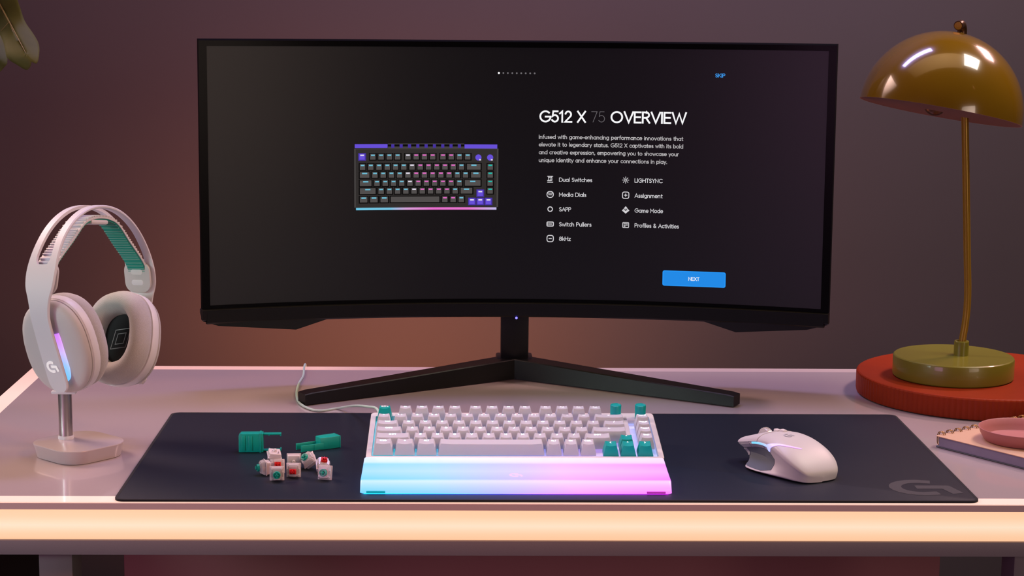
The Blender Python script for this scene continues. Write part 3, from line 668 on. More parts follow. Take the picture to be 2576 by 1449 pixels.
for c_ in (14.5, 16.0):
    mb = MB().lathe([(0, -.004), (.0055, -.004), (.0062, -.0005), (.0064, .0160), (.0060, .0168), (.0050, .0171), (.0046, .0166), (0, .0165)], 40)
    for i in range(0): pass
    o = mb.build('dial', M['teal_key'], kb, ang=30); o.matrix_local = TM @ Matrix.Translation((UX0+c_*UU, RV[5]+.001, 0)); o['label'] = 'teal round dial'

# ------------------------------------------------------------------ wrist rest
wr = thing('wrist_rest', 'translucent wrist rest in front of the keyboard glowing from cyan to magenta', 'wrist rest', (.0492, 1.9353, DZ+MTOP), (0, 0, .003))
WW, WD = .3275, .0922
pr = [(WD, .0008), (WD, .0150), (WD-.0012, .0168), (WD-.003, .0172), (WD-.018, .0162), (WD-.022, .0158), (.0455, .0142), (.0135, .01290), (.0125, .01275), (.0118, .0124), (.0020, .0022), (.0014, .0008)]
def scl(p, e): return p
mb = MB(); rows = []
for x, e in ((-WW/2, .0022), (-WW/2+.0006, .0010), (-WW/2+.002, 0.0), (WW/2-.002, 0.0), (WW/2-.0006, .0010), (WW/2, .0022)):
    rows.append([(x if z > .0009 else x*.995, min(max(y, .0014+e), WD-e*.6) , max(.0008, z-e*.6)) for y, z in pr])
# front flares: the rest is slightly wider at the front
mb.grid(rows, closed=True); q = len(pr)
mb.f += [tuple(range(q)), tuple(range(5*q, 6*q))[::-1]]; mb.mi += [0, 0]
mw = mat('glow_acrylic', (0.16, 0.16, 0.20), 0.35, emit=(1, 1, 1), coat=0.2)
ramp_emit(mw, 0, -WW/2, WW/2, [(0, (.06, .68, 1.5)), (.22, (.18, .68, 1.9)), (.42, (.42, .52, 2.1)), (.52, (.56, .46, 2.1)), (.72, (.98, .33, 1.8)), (1, (1.25, .15, 1.6))], 0.95)
nt = mw.node_tree; bs = nt.nodes['Principled BSDF']; src = bs.inputs['Emission Color'].links[0].from_socket
spn = [n_ for n_ in nt.nodes if n_.bl_idname == 'ShaderNodeSeparateXYZ'][0]
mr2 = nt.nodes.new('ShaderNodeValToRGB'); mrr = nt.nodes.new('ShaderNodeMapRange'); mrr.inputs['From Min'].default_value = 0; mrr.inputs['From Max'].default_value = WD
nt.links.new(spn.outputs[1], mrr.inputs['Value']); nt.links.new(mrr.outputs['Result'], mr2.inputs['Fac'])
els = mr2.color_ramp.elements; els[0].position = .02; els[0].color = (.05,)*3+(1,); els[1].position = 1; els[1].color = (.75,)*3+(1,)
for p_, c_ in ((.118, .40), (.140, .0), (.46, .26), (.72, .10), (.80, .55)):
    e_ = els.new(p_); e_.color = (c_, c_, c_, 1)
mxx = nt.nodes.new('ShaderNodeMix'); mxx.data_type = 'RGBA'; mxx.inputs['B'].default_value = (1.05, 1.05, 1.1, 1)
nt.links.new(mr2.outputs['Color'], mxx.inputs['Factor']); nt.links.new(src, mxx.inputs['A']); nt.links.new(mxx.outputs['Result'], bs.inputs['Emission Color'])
mb.build('rest_body', mw, wr, ang=40)
mu = mat('mat_fill_emission', (0.3, 0.3, 0.4), 0.5, emit=(1, 1, 1))
ramp_emit(mu, 0, -WW/2, WW/2, [(0, (.0, .30, .60)), (.25, (.0, .16, .9)), (.45, (.06, .06, 1.0)), (.7, (.30, .03, .95)), (1, (.42, .0, .60))], 14.0)
mb = MB().box((0, .0045, .0006), (WW-.008, .003, .0008)); mb.box((-WW/2+.004, .045, .0006), (.003, .08, .0008)); mb.box((WW/2-.004, .045, .0006), (.003, .08, .0008))  # hidden glowing strips added under the rest to throw colour on the mat
mb.build('mat_glow_fill', mu, wr, smooth=False)
for s, c_ in ((-1, (.0, .32, .42)), (1, (.40, .03, .42))):
    mf = mat('foot_tint', c_, .5, emit=c_, estr=.6)
    MB().box((s*(WW/2-.0165), .0033, .0019), (.020, .004, .0024), .0005).build('foot', mf, wr)
mb = MB(); ribbons(mb, LOGO, .2, lambda x, y: (-.0065+x*.0125, .022+y*.013, .0134+.0002+(.022+y*.013-.0112)*.0385-.0004))
mb.build('embossed_logo', mat('emboss', (.5, .4, .7), .5, emit=(.52, .36, .90), estr=.85), wr, smooth=False, recalc=False)

# ------------------------------------------------------------------ cable
pts = [Vector((-.2301, 2.625, DZ-.07)), Vector((-.2301, 2.6235, DZ-.02)), Vector((-.2301, 2.616, DZ+.0015)), at(765, 925, .002)]+[at(x, y, .0019) for x, y in ((763, 945), (752, 965), (746, 990), (752, 1012), (775, 1027), (805, 1033), (850, 1027))]+[aty(890, 1021, 2.31), aty(925, 1023, 2.25), aty(950, 1031, 2.185)]
pts.append(Vector((-.104, 2.166, DZ+.020)))
o = MB().tube(spline(pts, 8), .0015, 10).build('keyboard_cable', M['cable']); tag(o, 'thin pale green cable curling from the keyboard over the back of the desk', 'cable')

# ================================================================== mouse
MoO = Vector((.3530, 2.043, DZ+MTOP)); MoR = radians(28)
mo = thing('gaming_mouse', 'white wireless mouse with a thumb rest and a glowing side strip on the dark mat', 'mouse', MoO, (0, 0, MoR))
# rings: y station; per ring points (x, z) from the bottom left over the top to the bottom right
ST = [-.0655, -.0630, -.052, -.036, -.016, .004, .022, .038, .052, .0615, .0655]
HT = [.0060, .0125, .0225, .0320, .0388, .0408, .0388, .0345, .0298, .0266, .0248]
WL = [.0015, .0215, .0310, .0350, .0345, .0320, .0305, .0300, .0290, .0265, .0225]     # upper left half width
WB = [.0015, .0200, .0300, .0350, .0400, .0440, .0440, .0400, .0330, .0240, .0190]     # flange
WG = [.0015, .0205, .0305, .0340, .0320, .0265, .0235, .0235, .0240, .0225, .0190]     # waist
WR_ = [.0015, .0210, .0300, .0330, .0320, .0305, .0300, .0305, .0310, .0290, .0250]
ST = [s_*.94 for s_ in ST]
def ring(i):
    H, wl, wb, wg, wr_ = HT[i], WL[i]*.94, WB[i]*.94, WG[i]*.94, WR_[i]*.94; kz = min(1, H/.030)
    r = [(-wb*.92, .0012), (-wb, .0030*kz), (-wb*.5-wg*.5, .0075*kz), (-wg, .0140*kz), (-wg*.45-wl*.55, H*.62), (-wl, H*.76), (-wl*.92, H*.88), (-wl*.62, H*.975), (0, H), (wr_*.6, H*.95), (wr_*.9, H*.82), (wr_, H*.62), (wr_*.97, H*.3), (wr_*.9, .0012)]
    fr_ = max(0, (ST[i]-.026)/.0355)
    return [Vector((x, ST[i]-fr_*.030*(1-min(1, z/(H*.8)))**1.0*1.0+(.004*fr_*max(0, -x/.03) if z > H*.7 else 0), z)) for x, z in r]
RG = [ring(i) for i in range(len(ST))]
def cr(a, b, c, d, t): return 0.5*((2*b)+(c-a)*t+(2*a-5*b+4*c-d)*t*t+(3*b-a-3*c+d)*t**3)
def S(u, v, off=0.0):
    def ev(u, v):
        u = min(max(u, 0), len(ST)-1.0001); v = min(max(v, 0), len(RG[0])-1.0001)
        i = int(u); t = u-i; j = int(v); s = v-j; nn = len(RG[0])-1; mm = len(ST)-1
        def rw(ii):
            r = RG[min(max(ii, 0), mm)]
            return cr(r[max(j-1, 0)], r[j], r[min(j+1, nn)], r[min(j+2, nn)], s)
        return cr(rw(i-1), rw(i), rw(i+1), rw(i+2), t)
    p = ev(u, v)
    if off:
        e = .02; du = ev(u+e, v)-ev(u-e, v); dv = ev(u, v+e)-ev(u, v-e); n_ = dv.cross(du)
        if n_.length > 0: n_.normalize()
        c = Vector((0, p.y, .015))
        if n_.dot(p-c) < 0: n_ = -n_
        p = p+n_*off
    return p
NU, NV = 50, 65
P = [[S(i*(len(ST)-1)/NU, j*(len(RG[0])-1)/NV) for j in range(NV+1)] for i in range(NU+1)]
mb = MB().grid(P); nv = NV+1
mb.f += [tuple(range(nv)), tuple(range(NU*nv, NU*nv+nv))[::-1]]; mb.mi += [0, 0]
mb.f += [(i*nv, (i+1)*nv, (i+1)*nv+NV, i*nv+NV) for i in range(NU)]; mb.mi += [0]*NU
mb.build('shell', M['mouse'], mo, ang=55)
def patch(name, m_, u0, u1, va, vb, off, n=24, k=6, parent=None, thick=True):
    """a panel lying on the shell between two curves va(u) and vb(u)"""
    rows = []
    for i in range(n+1):
        u = u0+(u1-u0)*i/n; a, b = va(u), vb(u)
        top = [S(u, a+(b-a)*j/k, off) for j in range(k+1)]
        rows.append([S(u, a, -.0006)]+top+[S(u, b, -.0006)])
    r0 = [S(u0, va(u0)+(vb(u0)-va(u0))*max(0, min(k, j-1))/k, -.0006) for j in range(k+3)]
    r1 = [S(u1, va(u1)+(vb(u1)-va(u1))*max(0, min(k, j-1))/k, -.0006) for j in range(k+3)]
    return MB().grid([r0]+rows+[r1]).build(name, m_, parent or mo, ang=45)
patch('thumb_grip', M['mouse_grip'], 4.05, 9.3, lambda u: 1.25+.9*max(0, 4.7-u), lambda u: 4.0-.9*max(0, 4.7-u)-.1*max(0, u-8), .0003)
patch('left_button', M['mouse'], 6.0, 9.96, lambda u: 5.25, lambda u: 7.80, .0007)
patch('right_button', M['mouse'], 6.0, 9.96, lambda u: 8.20, lambda u: 10.9, .0007)
patch('side_button', M['mouse_side'], 5.2, 6.85, lambda u: 4.12, lambda u: 4.72, .0010, 12, 4)
patch('side_button', M['mouse_side'], 6.95, 8.4, lambda u: 4.12, lambda u: 4.78, .0010, 12, 4)
patch('sniper_button', M['mouse_side'], 7.9, 8.8, lambda u: 2.5, lambda u: 3.9, .0012, 10, 4)
patch('dpi_button', M['mouse_side'], 7.0, 8.6, lambda u: 5.00, lambda u: 5.18, .0005, 12, 2)
ml = mat('mouse_light', (.5, .5, .6), .4, emit=(1, 1, 1))
ramp_emit(ml, 1, -.055, .026, [(0, (.45, .15, .60)), (.35, (.75, .30, .95)), (.65, (.40, .50, 1.0)), (.85, (.10, .60, .95)), (1, (.02, .62, .90))], 1.0)
def vtop(u): return 5.10+(2.5*((4.8-u)/1.8)**.9 if u < 4.8 else 0)
def vbot(u):
    if u >= 4.75: return 4.62
    return 3.95 if u > 4.5 else min(vtop(u)-.10-.30*(u-3)/1.5, 3.95+3.9*((4.5-u)/1.5)**.66)
patch('light_strip', ml, 3.0, 6.6, vbot, vtop, .0006, 44, 4)
mb = MB()
bmx = bmesh.new(); bmesh.ops.create_cone(bmx, cap_ends=True, segments=32, radius1=.0115, radius2=.0115, depth=.0068)
bmesh.ops.bevel(bmx, geom=[e for e in bmx.edges if abs(e.verts[0].co.z-e.verts[1].co.z) < 1e-6], offset=.0012, segments=2, profile=.5, affect='EDGES')
mb.bm(bmx, 0, Matrix.Translation((.0015, .044, .0262)) @ Matrix.Rotation(pi/2, 4, 'Y'))
for q in range(24):
    a = 2*pi*q/24; mb.box((.0015,   .044+.0116*cos(a), .0262+.0116*sin(a)), (.0052, .0007, .0007))
mb.build('scroll_wheel', mat('wheel', (.72, .70, .70), .3, metal=.3), mo)
mb = MB().box((.0015, .024, .0388), (.0055, .0070, .0040), .0010); mb.box((.0015, .013, .0408), (.0055, .0075, .0035), .0010)
mb.build('top_buttons', M['white'], mo)
mb = MB()
def Sxy(x, y):                  # point of the upper shell above (x, y)
    u = 5; v = 8
    for _ in range(12):
        p = S(u, v); ex, ey = x-p.x, y-p.y
        v += ex/.022; u += ey/.018
    return S(u, v, .0003)
ribbons(mb, LOGO, .17, lambda x, y: Sxy(-.0105+x*.010, -.010+y*.010)); mb.build('logo', M['mouse_side'], mo, smooth=False, recalc=False)

# ================================================================== puller tools
def puller(name, label, loc, rot, flat):
    t = thing(name, label, 'puller tool', loc, rot)
    # local: x = along the prongs, y = thin direction, z = spread of the prongs
    mb = MB().prism([(0, 0), (.0275, 0), (.0275, .0215), (.0025, .0215), (0, .019)], -.0065, .0065, .0006, 0, Matrix.Rotation(pi/2, 4, 'X'))
    mb.box((.005, -.0068, .0105), (.0045, .0012, .017), .0003); mb.box((.013, -.0068, .0105), (.0045, .0012, .017), .0003)
    mb.box((.0245, 0, .0108), (.002, .0146, .0224), .0003)
    mb.build('grip_block', M['teal'], t)
    for z0, s in ((.0012, 1), (.0200, -1)):
        mb = MB().box((.0372, 0, z0), (.0215, .0062, .0017), .0003); mb.box((.0472, 0, z0+s*.0010), (.0014, .0062, .0026), .0003); mb.box((.0340, 0, z0+s*.0008), (.0018, .0062, .0018), .0003)
        mb.build('prong', M['teal'], t)
    return t
puller('keycap_puller', 'teal puller tool standing on edge with two prongs pointing right', (-.2625, 2.118, DZ+MTOP), (0, 0, radians(3)), 0)
def puller2():
    t = thing('switch_puller', 'teal puller tool lying with its two flat arms pointing left towards the key switches', 'puller tool', (-.1635, 2.136, DZ+MTOP), (0, 0, radians(212)))
    mb = MB().prism([(-.012, -.0075), (.006, -.0075), (.012, -.0062), (.012, .0062), (.006, .0075), (-.012, .0075)], 0, .0140, .0006)
    mb.box((-.0125, 0, .0070), (.0012, .016, .0142), .0003); mb.build('grip_block', M['teal'], t)
    for s in (-1, 1):
        mb = MB().prism([(.008, s*.0070), (.010, s*.0070), (.036, s*.0070), (.036, s*.0058), (.008, s*.0058)], .0008, .0080, .0002)
        mb.box((.0362, s*.0062, .0044), (.0012, .0022, .0072), .0003); mb.box((.0200, s*.0073, .0044), (.0010, .0008, .0072), .0002)
        mb.build('prong', M['teal'], t)
puller2()

# ================================================================== key switches
def mkswitch(stem):
    t = thing('key_switch', '', 'key switch')
    mb = MB(); b = bmesh.new(); bmesh.ops.create_cube(b, size=1)
    for v in b.verts: k_ = .0139 if v.co.z > 0 else .0128; v.co = Vector((v.co.x*k_, v.co.y*k_, -.0025+v.co.z*.005))
    bmesh.ops.bevel(b, geom=list(b.edges), offset=.0006, segments=1, affect='EDGES'); mb.bm(b)
    mb.box((0, 0, .0003), (.0156, .0156, .0012), .0004); mb.lathe([(0, -.0078), (.0015, -.0078), (.0019, -.007), (.0019, -.005)], 16)
    mb.build('housing_base', M['clearb'], t)
    mb = MB(); b = bmesh.new(); bmesh.ops.create_cube(b, size=1)
    for v in b.verts:
        kx = .0102 if v.co.z > 0 else .0142; v.co = Vector((v.co.x*kx, v.co.y*(kx+.0012)+(.0006 if v.co.z > 0 else 0), .0037+v.co.z*.0056))
    bmesh.ops.bevel(b, geom=list(b.edges), offset=.0009, segments=2, affect='EDGES'); mb.bm(b)
    mb.box((0, -.0050, .0052), (.0074, .0016, .0022), .0003); mb.lathe([(.0042, .0060), (.0046, .0070), (.0036, .0070), (.0036, .0060)], 20)
    mb.box((-.0064, 0, .003), (.0010, .005, .004), .0002); mb.box((.0064, 0, .003), (.0010, .005, .004), .0002)
    mb.build('housing_top', M['clear'], t)
    mb = MB()
    if stem == 'teal': mb.lathe([(0, .006), (.0041, .006), (.0041, .0088), (.0038, .0095), (.0030, .0095), (.0030, .0088), (0, .0088)], 24)
    else: mb.box((0, 0, .0075), (.0070, .0054, .0032), .0004); mb.box((-.0027, 0, .0094), (.0012, .0050, .0018), .0003); mb.box((.0027, 0, .0094), (.0012, .0050, .0018), .0003)
    mb.box((0, 0, .0096), (.0040, .0012, .0034), .0002); mb.box((0, 0, .0096), (.0012, .0040, .0034), .0002)
    mb.build('stem', M['steal'] if stem == 'teal' else M['sred'], t)
    for x, y in ((-.0035, .0028), (.0028, .0052)):
        MB().box((x, y, -.0064), (.0009, .0004, .0030), .0001).build('pin', M['pin'], t)
    return t
protos = {}
def ctree(o, parent=None):
    c = o.copy(); C.objects.link(c); c.parent = parent
    for ch in list(o.children): ctree(ch, c)
    return c
def switch(kind, label, x, y, eul, lift=0.0):
    if kind not in protos: t = protos[kind] = mkswitch(kind)
    else: t = ctree(protos[kind])
    t['label'] = label; t['group'] = 'loose key switches on the desk mat'
    t.rotation_euler = eul; R_ = Euler(eul).to_matrix()
    zmin = min((R_ @ v.co).z for ch in t.children for v in ch.data.vertices)
    t.location = (x, y, DZ+MTOP-zmin+lift); return t
rd = lambda a, b, c: (radians(a), radians(b), radians(c))
switch('teal', 'clear key switch lying front of the left cluster, teal stem facing the camera', -.2066, 1.9905, rd(90, 0, 4))
switch('red', 'clear key switch with its red stem facing the camera, in the middle of the spread', -.1900, 2.0050, rd(90, 0, -2))
switch('teal', 'clear key switch on its side, teal stem pointing left at the far left', -.2215, 2.0155, rd(90, 0, -72))
switch('red', 'clear key switch with a red stem tucked behind the front left one', -.2090, 2.0200, rd(62, 0, 8))
switch('red', 'upturned key switch with its metal pins up, furthest back of the left cluster', -.2160, 2.0550, rd(196, 8, 15))
switch('teal', 'clear key switch showing its flat base, behind the middle red one', -.1935, 2.0460, rd(-90, 0, 3))
switch('teal', 'clear key switch tipped on a corner, teal stem pointing up and left', -.1765, 2.0400, rd(42, -38, -10))
switch('red', 'clear key switch at the right with its red stem pointing upwards', -.1600, 2.0245, rd(28, 8, 12))
switch('teal', 'clear key switch nearest the wrist rest, teal stem facing forward in blue light', -.1552, 1.9950, rd(78, 0, -14))

# ================================================================== headphone stand and headphones
sc_ = at(198, 1111, .0155)
stn = thing('headphone_stand', 'small pale headphone stand with a rounded square base and metal post', 'headphone stand', (sc_.x, sc_.y, DZ))
Rz = Matrix.Rotation(radians(48), 4, 'Z')
mb = MB(); lay = [(.0800, .0004), (.0806, .0012), (.0835, .0100), (.0862, .0140), (.0866, .0152), (.0858, .0160), (.0840, .0162)]
rows = [[Rz @ Vector((p[0], p[1], z)) for p in rrect(s, s, s*.30, 10)] for s, z in lay]
mb.grid(rows, closed=True); n = len(rows[0]); mb.f += [tuple(range(n))[::-1], tuple((len(lay)-1)*n+i for i in range(n))]; mb.mi += [0, 0]
mb.build('base', mat('stand_base', (.46, .40, .42), .32, coat=.3), stn, ang=30)
pf = at(165, 1104, .0162); PX, PY = pf.x-sc_.x, pf.y-sc_.y+.003
TP = Matrix.Translation((PX, PY, 0))
MB().lathe([(0, .0162), (.0088, .0162), (.0088, .0185), (.0082, .0200), (0, .0200)], 40, 0, TP).build('collar', M['hp2'], stn)
MB().lathe([(0, .018), (.0077, .018), (.0077, .0700), (0, .0700)], 40, 0, TP).build('post', M['metal'], stn)
mb = MB().box((PX, PY, .0708), (.028, .018, .0040), .0018)
mb.build('cradle', M['hp2'], stn)

PHI = radians(62)
HM = Matrix.Translation((aty(229, 700, 2.152).x, 2.152, DZ+.1215)) @ Matrix.Rotation(radians(-8), 4, 'X') @ Matrix.Rotation(PHI, 4, 'Z')
hp = thing('headphones', 'pale grey over-ear headphones with a glowing side strip on the small stand', 'headphones')
hp.matrix_world = HM
def yo(z): return .14*min(z-.03, 0)
half = [(0, .157, .0165), (.016, .1555, .0165), (.032, .151, .0168), (.048, .1425, .0172), (.062, .131, .0178), (.074, .1165, .0185), (.0835, .099, .0198), (.0895, .081, .0208), (.0925, .065, .0195), (.0932, .052, .0158), (.0925, .038, .0135), (.0898, .022, .0128), (.0858, .006, .0130), (.0815, -.010, .0132), (.0770, -.026, .0132), (.0728, -.041, .0130), (.0708, -.048, .0110), (.0696, -.052, .0066)]
def band(side_slot=True):
    H_ = [Vector(p) for p in half]; full = [Vector((-p.x, p.y, p.z)) for p in H_[::-1]]+H_[1:]
    return spline(full, 4)
BP = band(); rows = []; th = .0036
mb = MB(); vs = []; nB = len(BP)
nrm = []
for i, p in enumerate(BP):
    t = (BP[min(i+1, nB-1)]-BP[max(i-1, 0)]); t.z = 0; t.normalize(); n_ = Vector((-t.y, t.x)) if True else None
    nrm.append(Vector((-t.y, t.x)))   # points outwards (up at the apex)
def bpnt(i, s, o):                     # s across (local y), o offset outwards
    p = BP[i]; n_ = nrm[i]; return Vector((p.x+n_.x*o, s+yo(p.y), p.y+n_.y*o))
def slot(i):
    p = BP[i]
    if p.y < .086: return None
    w_ = p.z-.0098; e = (p.y-.086)
    return w_*min(1, sqrt(min(1, e/.010)))
for i in range(nB):
    hw = BP[i].z; sl = slot(i)
    if sl is None: sl = .004
    r_ = .0013
    cols = [-hw, -hw+r_, -sl, sl, hw-r_, hw]
    offs = [-.0012, 0, 0, 0, 0, -.0012]
    for s, o_ in zip(cols, offs): vs.append(bpnt(i, s, o_))
    for s, o_ in zip(cols, offs): vs.append(bpnt(i, s, -th+(-o_*.7)))
fs = []
for i in range(nB-1):
    a, b = i*12, (i+1)*12; open_ = slot(i) is not None and slot(i+1) is not None
    for j in range(5):
        if j == 2 and open_: continue
        fs += [(a+j, a+j+1, b+j+1, b+j), (a+6+j, b+6+j, b+7+j, a+7+j)]
    fs += [(a, b, b+6, a+6), (a+5, a+11, b+11, b+5)]
    if open_: fs += [(a+2, a+8, b+8, b+2), (a+3, b+3, b+9, a+9)]
    else:
        if i+2 < nB and slot(i+1) is not None: fs.append((b+2, b+3, b+9, b+8))
        if i > 0 and slot(i) is not None and slot(i+1) is None: fs.append((a+2, a+3, a+9, a+8))
fs += [(0, 1, 2, 3, 4, 5, 11, 10, 9, 8, 7, 6), tuple((nB-1)*12+q for q in (0, 6, 7, 8, 9, 10, 11, 5, 4, 3, 2, 1))]
mb.add(vs, fs); mb.build('headband', M['hp2'], hp, ang=40)
# suspension strap: ribbed pale outside, teal inside
sp_ = [(-.0865, .066), (-.0825, .080), (-.0730, .094), (-.050, .1155), (-.030, .1345), (-.014, .1405), (0, .1418), (.014, .1405), (.030, .1345), (.050, .1155), (.0730, .094), (.0825, .080), (.0865, .066)]
SPp = spline([Vector((a, b, 0)) for a, b in sp_], 8)
def strap(o0, o1, hw, mb, k=0, rib=False):
    n_ = len(SPp); vs = []; fs = []
    for i, p in enumerate(SPp):
        t = (SPp[min(i+1, n_-1)]-SPp[max(i-1, 0)]).normalized(); nn = Vector((-t.y, t.x, 0))
        e = .0008 if (rib and i % 2) else 0
        for s, o_ in ((-hw, o0-e if not rib else o0), (hw, o0), (hw, o1+e), (-hw, o1+e)):
            q = p+nn*o_; vs.append((q.x, s, q.y))
    for i in range(n_-1):
        for j in range(4): fs.append((i*4+j, i*4+(j+1) % 4, (i+1)*4+(j+1) % 4, (i+1)*4+j))
    fs += [(0, 1, 2, 3), tuple((n_-1)*4+q for q in (3, 2, 1, 0))]
    mb.add(vs, fs, k)
mb = MB(); strap(0, .0020, .0135, mb)
acc = 0; last = None
for i in range(2, len(SPp)-2):
    p = SPp[i]; t = (SPp[i+1]-SPp[i-1]).normalized(); nn = Vector((-t.y, t.x, 0))
    if last is None or (p-last).length > .0036:
        last = p.copy(); q = p+nn*.0028
        mb.box((0, 0, 0), (.0016, .0255, .0024), .0003, 0, Matrix.Translation((q.x, 0, q.y)) @ Matrix.Rotation(-atan2(t.y, t.x), 4, 'Y'))
st_ = mb.build('strap', M['hp2'], hp, ang=30)
mb = MB(); strap(-.0016, -.0001, .0122, mb)
last = None
for i in range(3, len(SPp)-3):
    p = SPp[i]; t = (SPp[i+1]-SPp[i-1]).normalized(); nn = Vector((-t.y, t.x, 0))
    if last is None or (p-last).length > .0034:
        last = p.copy(); q = p-nn*.0019
        mb.box((0, 0, 0), (.0009, .0244, .0008), 0, 1, Matrix.Translation((q.x, 0, q.y)) @ Matrix.Rotation(-atan2(t.y, t.x), 4, 'Y'))
mb.build('strap_lining', [M['teal_fab'], mat('lining_rib', (.16, .42, .36), .6)], st_, ang=30)
MB().box((-.004, -.001, .1375), (.030, .026, .0055), .0022).build('top_pad', M['hp2'], hp)
for s in (-1, 1):
    T_ = Matrix.Translation((s*.0822, 0, .0740)) @ Matrix.Rotation(s*radians(-9), 4, 'Y')
    mb = MB(); o_ = rrect(.037, .037, .012, 8)
    mb.prism([(p[0], p[1] if p[1] < 0 else min(p[1], .0155)) for p in o_], -.0014, .0014, .0005, 0, T_ @ Matrix.Rotation(pi/2, 4, 'Z') @ Matrix.Rotation(pi/2, 4, 'X'))
    pl = mb.build('strap_plate', M['hp'], hp)
    for zz, mm in ((.006, M['white']), (-.0065, M['metal'])):
        mb = MB(); mb.prism(rrect(.017, .0065, .0031, 5, 0, zz), -.0018, .0018, .0003, 0, T_ @ Matrix.Rotation(pi/2, 4, 'Z') @ Matrix.Rotation(pi/2, 4, 'X'))
        mb.build('adjuster_slot', mm if zz > 0 else M['hp2'], pl)
def cupring(sc, x, n=56, sy=.0445, sz=.0550):
    o = []
    for i in range(n):
        a = 2*pi*i/n; c, s = cos(a), sin(a); e = 2/2.35
        o.append(Vector((x, sy*sc*abs(c)**e*(1 if c > 0 else -1), sz*sc*abs(s)**e*(1 if s > 0 else -1))))
    return o
for s in (-1, 1):
    CM = Matrix.Translation((s*(.0525 if s < 0 else .0500), -.0035, .0015)) @ Matrix.Rotation(radians(-8), 4, 'X') @ Matrix.Rotation(s*radians(15), 4, 'Y') @ (Matrix.Scale(-1, 4, (1, 0, 0)) if s < 0 else Matrix.Identity(4))
    mb = MB(); mb.grid([[CM @ p for p in cupring(sc, x)] for x, sc in ((-.001, .90), (-.0005, .985), (.003, 1.0), (.0105, .99), (.0118, .975), (.0120, .955), (.0132, .955), (.0134, .972), (.0165, .955), (.0195, .90), (.0215, .80), (.0228, .6), (.0236, .35), (.0238, .01))], closed=True)
    cup = mb.build('ear_cup', M['hp'], hp, ang=40)
    mb = MB(); mb.grid([[CM @ p for p in cupring(sc, x)] for x, sc in ((-.0012, .93), (-.0010, 1.0), (.0005, 1.012), (.0085, 1.008), (.0098, .998), (.0102, .97))], closed=True)
    mb.build('housing_ring', M['hp2'], hp, ang=40)
    mb = MB(); mb.grid([[CM @ p for p in cupring(sc, x)] for x, sc in ((.0002, .93), (-.002, .975), (-.007, 1.005), (-.013, 1.0), (-.019, .95), (-.0235, .86), (-.0250, .75), (-.0235, .64), (-.017, .56), (-.009, .53), (-.002, .53))], closed=True)
    mb.build('ear_cushion', M['grey_fab'], hp, ang=80)
    mb = MB(); r_ = [CM @ p for p in cupring(.56, -.0035)]; mb.add(r_, [tuple(range(len(r_)))]); sp2 = mb.build('speaker_mesh', M['dark'], hp, smooth=False)
    mb = MB()
    for k_ in (.011, .006): ribbons(mb, [[(-k_, k_), (k_, k_), (k_, -k_), (-k_, -k_), (-k_, k_)]], .0009, lambda x, y: CM @ Vector((-.0040, x-y*.3, y)))
    mb.build('mesh_print', M['metal'], sp2, smooth=False, recalc=False)
    # light strip hugging the arm
    def face_x(y, z):
        r = ((abs(y)/.0445)**2.35+(abs(z)/.0550)**2.35)**(1/2.35)
        tb = [(0, .0238), (.35, .0236), (.6, .0228), (.8, .0215), (.9, .0195), (.955, .0165), (1, .012)]
        for (a, b), (c, d) in zip(tb, tb[1:]):
            if r <= c: return b+(d-b)*(r-a)/(c-a)
        return .01
    path = [(-.0142, .017), (-.0146, .006), (-.0148, -.006), (-.0148, -.018), (-.0144, -.026), (-.0120, -.0335), (-.006, -.0380), (.001, -.0390)]
    pth = spline([Vector((a, b, 0)) for a, b in path], 4); rows = []
    for i, p in enumerate(pth):
        t = (pth[min(i+1, len(pth)-1)]-pth[max(i-1, 0)]).normalized(); nn = Vector((-t.y, t.x, 0)); tt = i/(len(pth)-1)
        w_ = .0070*(1 if tt < .75 else max(.25, 1-(tt-.75)*2.6))*(1 if tt > .08 else .6+tt*5)
        rows.append([CM @ Vector((face_x(p.x+nn.x*q*w_, p.y+nn.y*q*w_)+h_, p.x+nn.x*q*w_, p.y+nn.y*q*w_)) for q, h_ in ((-.3, -.001), (-.3, .0009), (.2, .0013), (1.0, .0009), (1.1, -.001))])
    if s < 0:
        ms_ = mat('headset_light', (.5, .5, .6), .4, emit=(1, 1, 1))
        ramp_emit(ms_, 2, -.044, .016, [(0, (.02, .50, .95)), (.35, (.20, .48, 1.0)), (.6, (.50, .40, .95)), (.8, (.55, .22, .95)), (1, (.55, .13, .90))], 1.0)
        MB().grid(rows).build('light_strip', ms_, cup, ang=60)
        mb = MB(); Dv = (BP[3*4]-BP[2*4]).normalized()
        # logo on the arm plate, near its lower end
        i0 = 11; base = bpnt(i0, 0, .0004); tdir = (bpnt(i0+6, 0, 0)-bpnt(i0, 0, 0)).normalized()
        ribbons(mb, LOGO, .22, lambda x, y: base+tdir*(y*.0135)+Vector((0, -1, 0))*((x-.52)*.0135)+Vector((nrm[i0+3].x, 0, nrm[i0+3].y))*.0006)
        mb.build('logo', M['logo_white'], cup, smooth=False, recalc=False)
        mb = MB()
        for (yy, zz, ly, lz) in ((-.0395, .008, .0015, .0015), (-.041, -.004, .002, .012), (-.037, -.024, .0015, .002), (-.0335, -.030, .0015, .003)):
            mb.box((.006, yy, zz), (.003, ly, lz), .0004, 0, CM)
        mb.build('cup_buttons', M['groove'], cup)

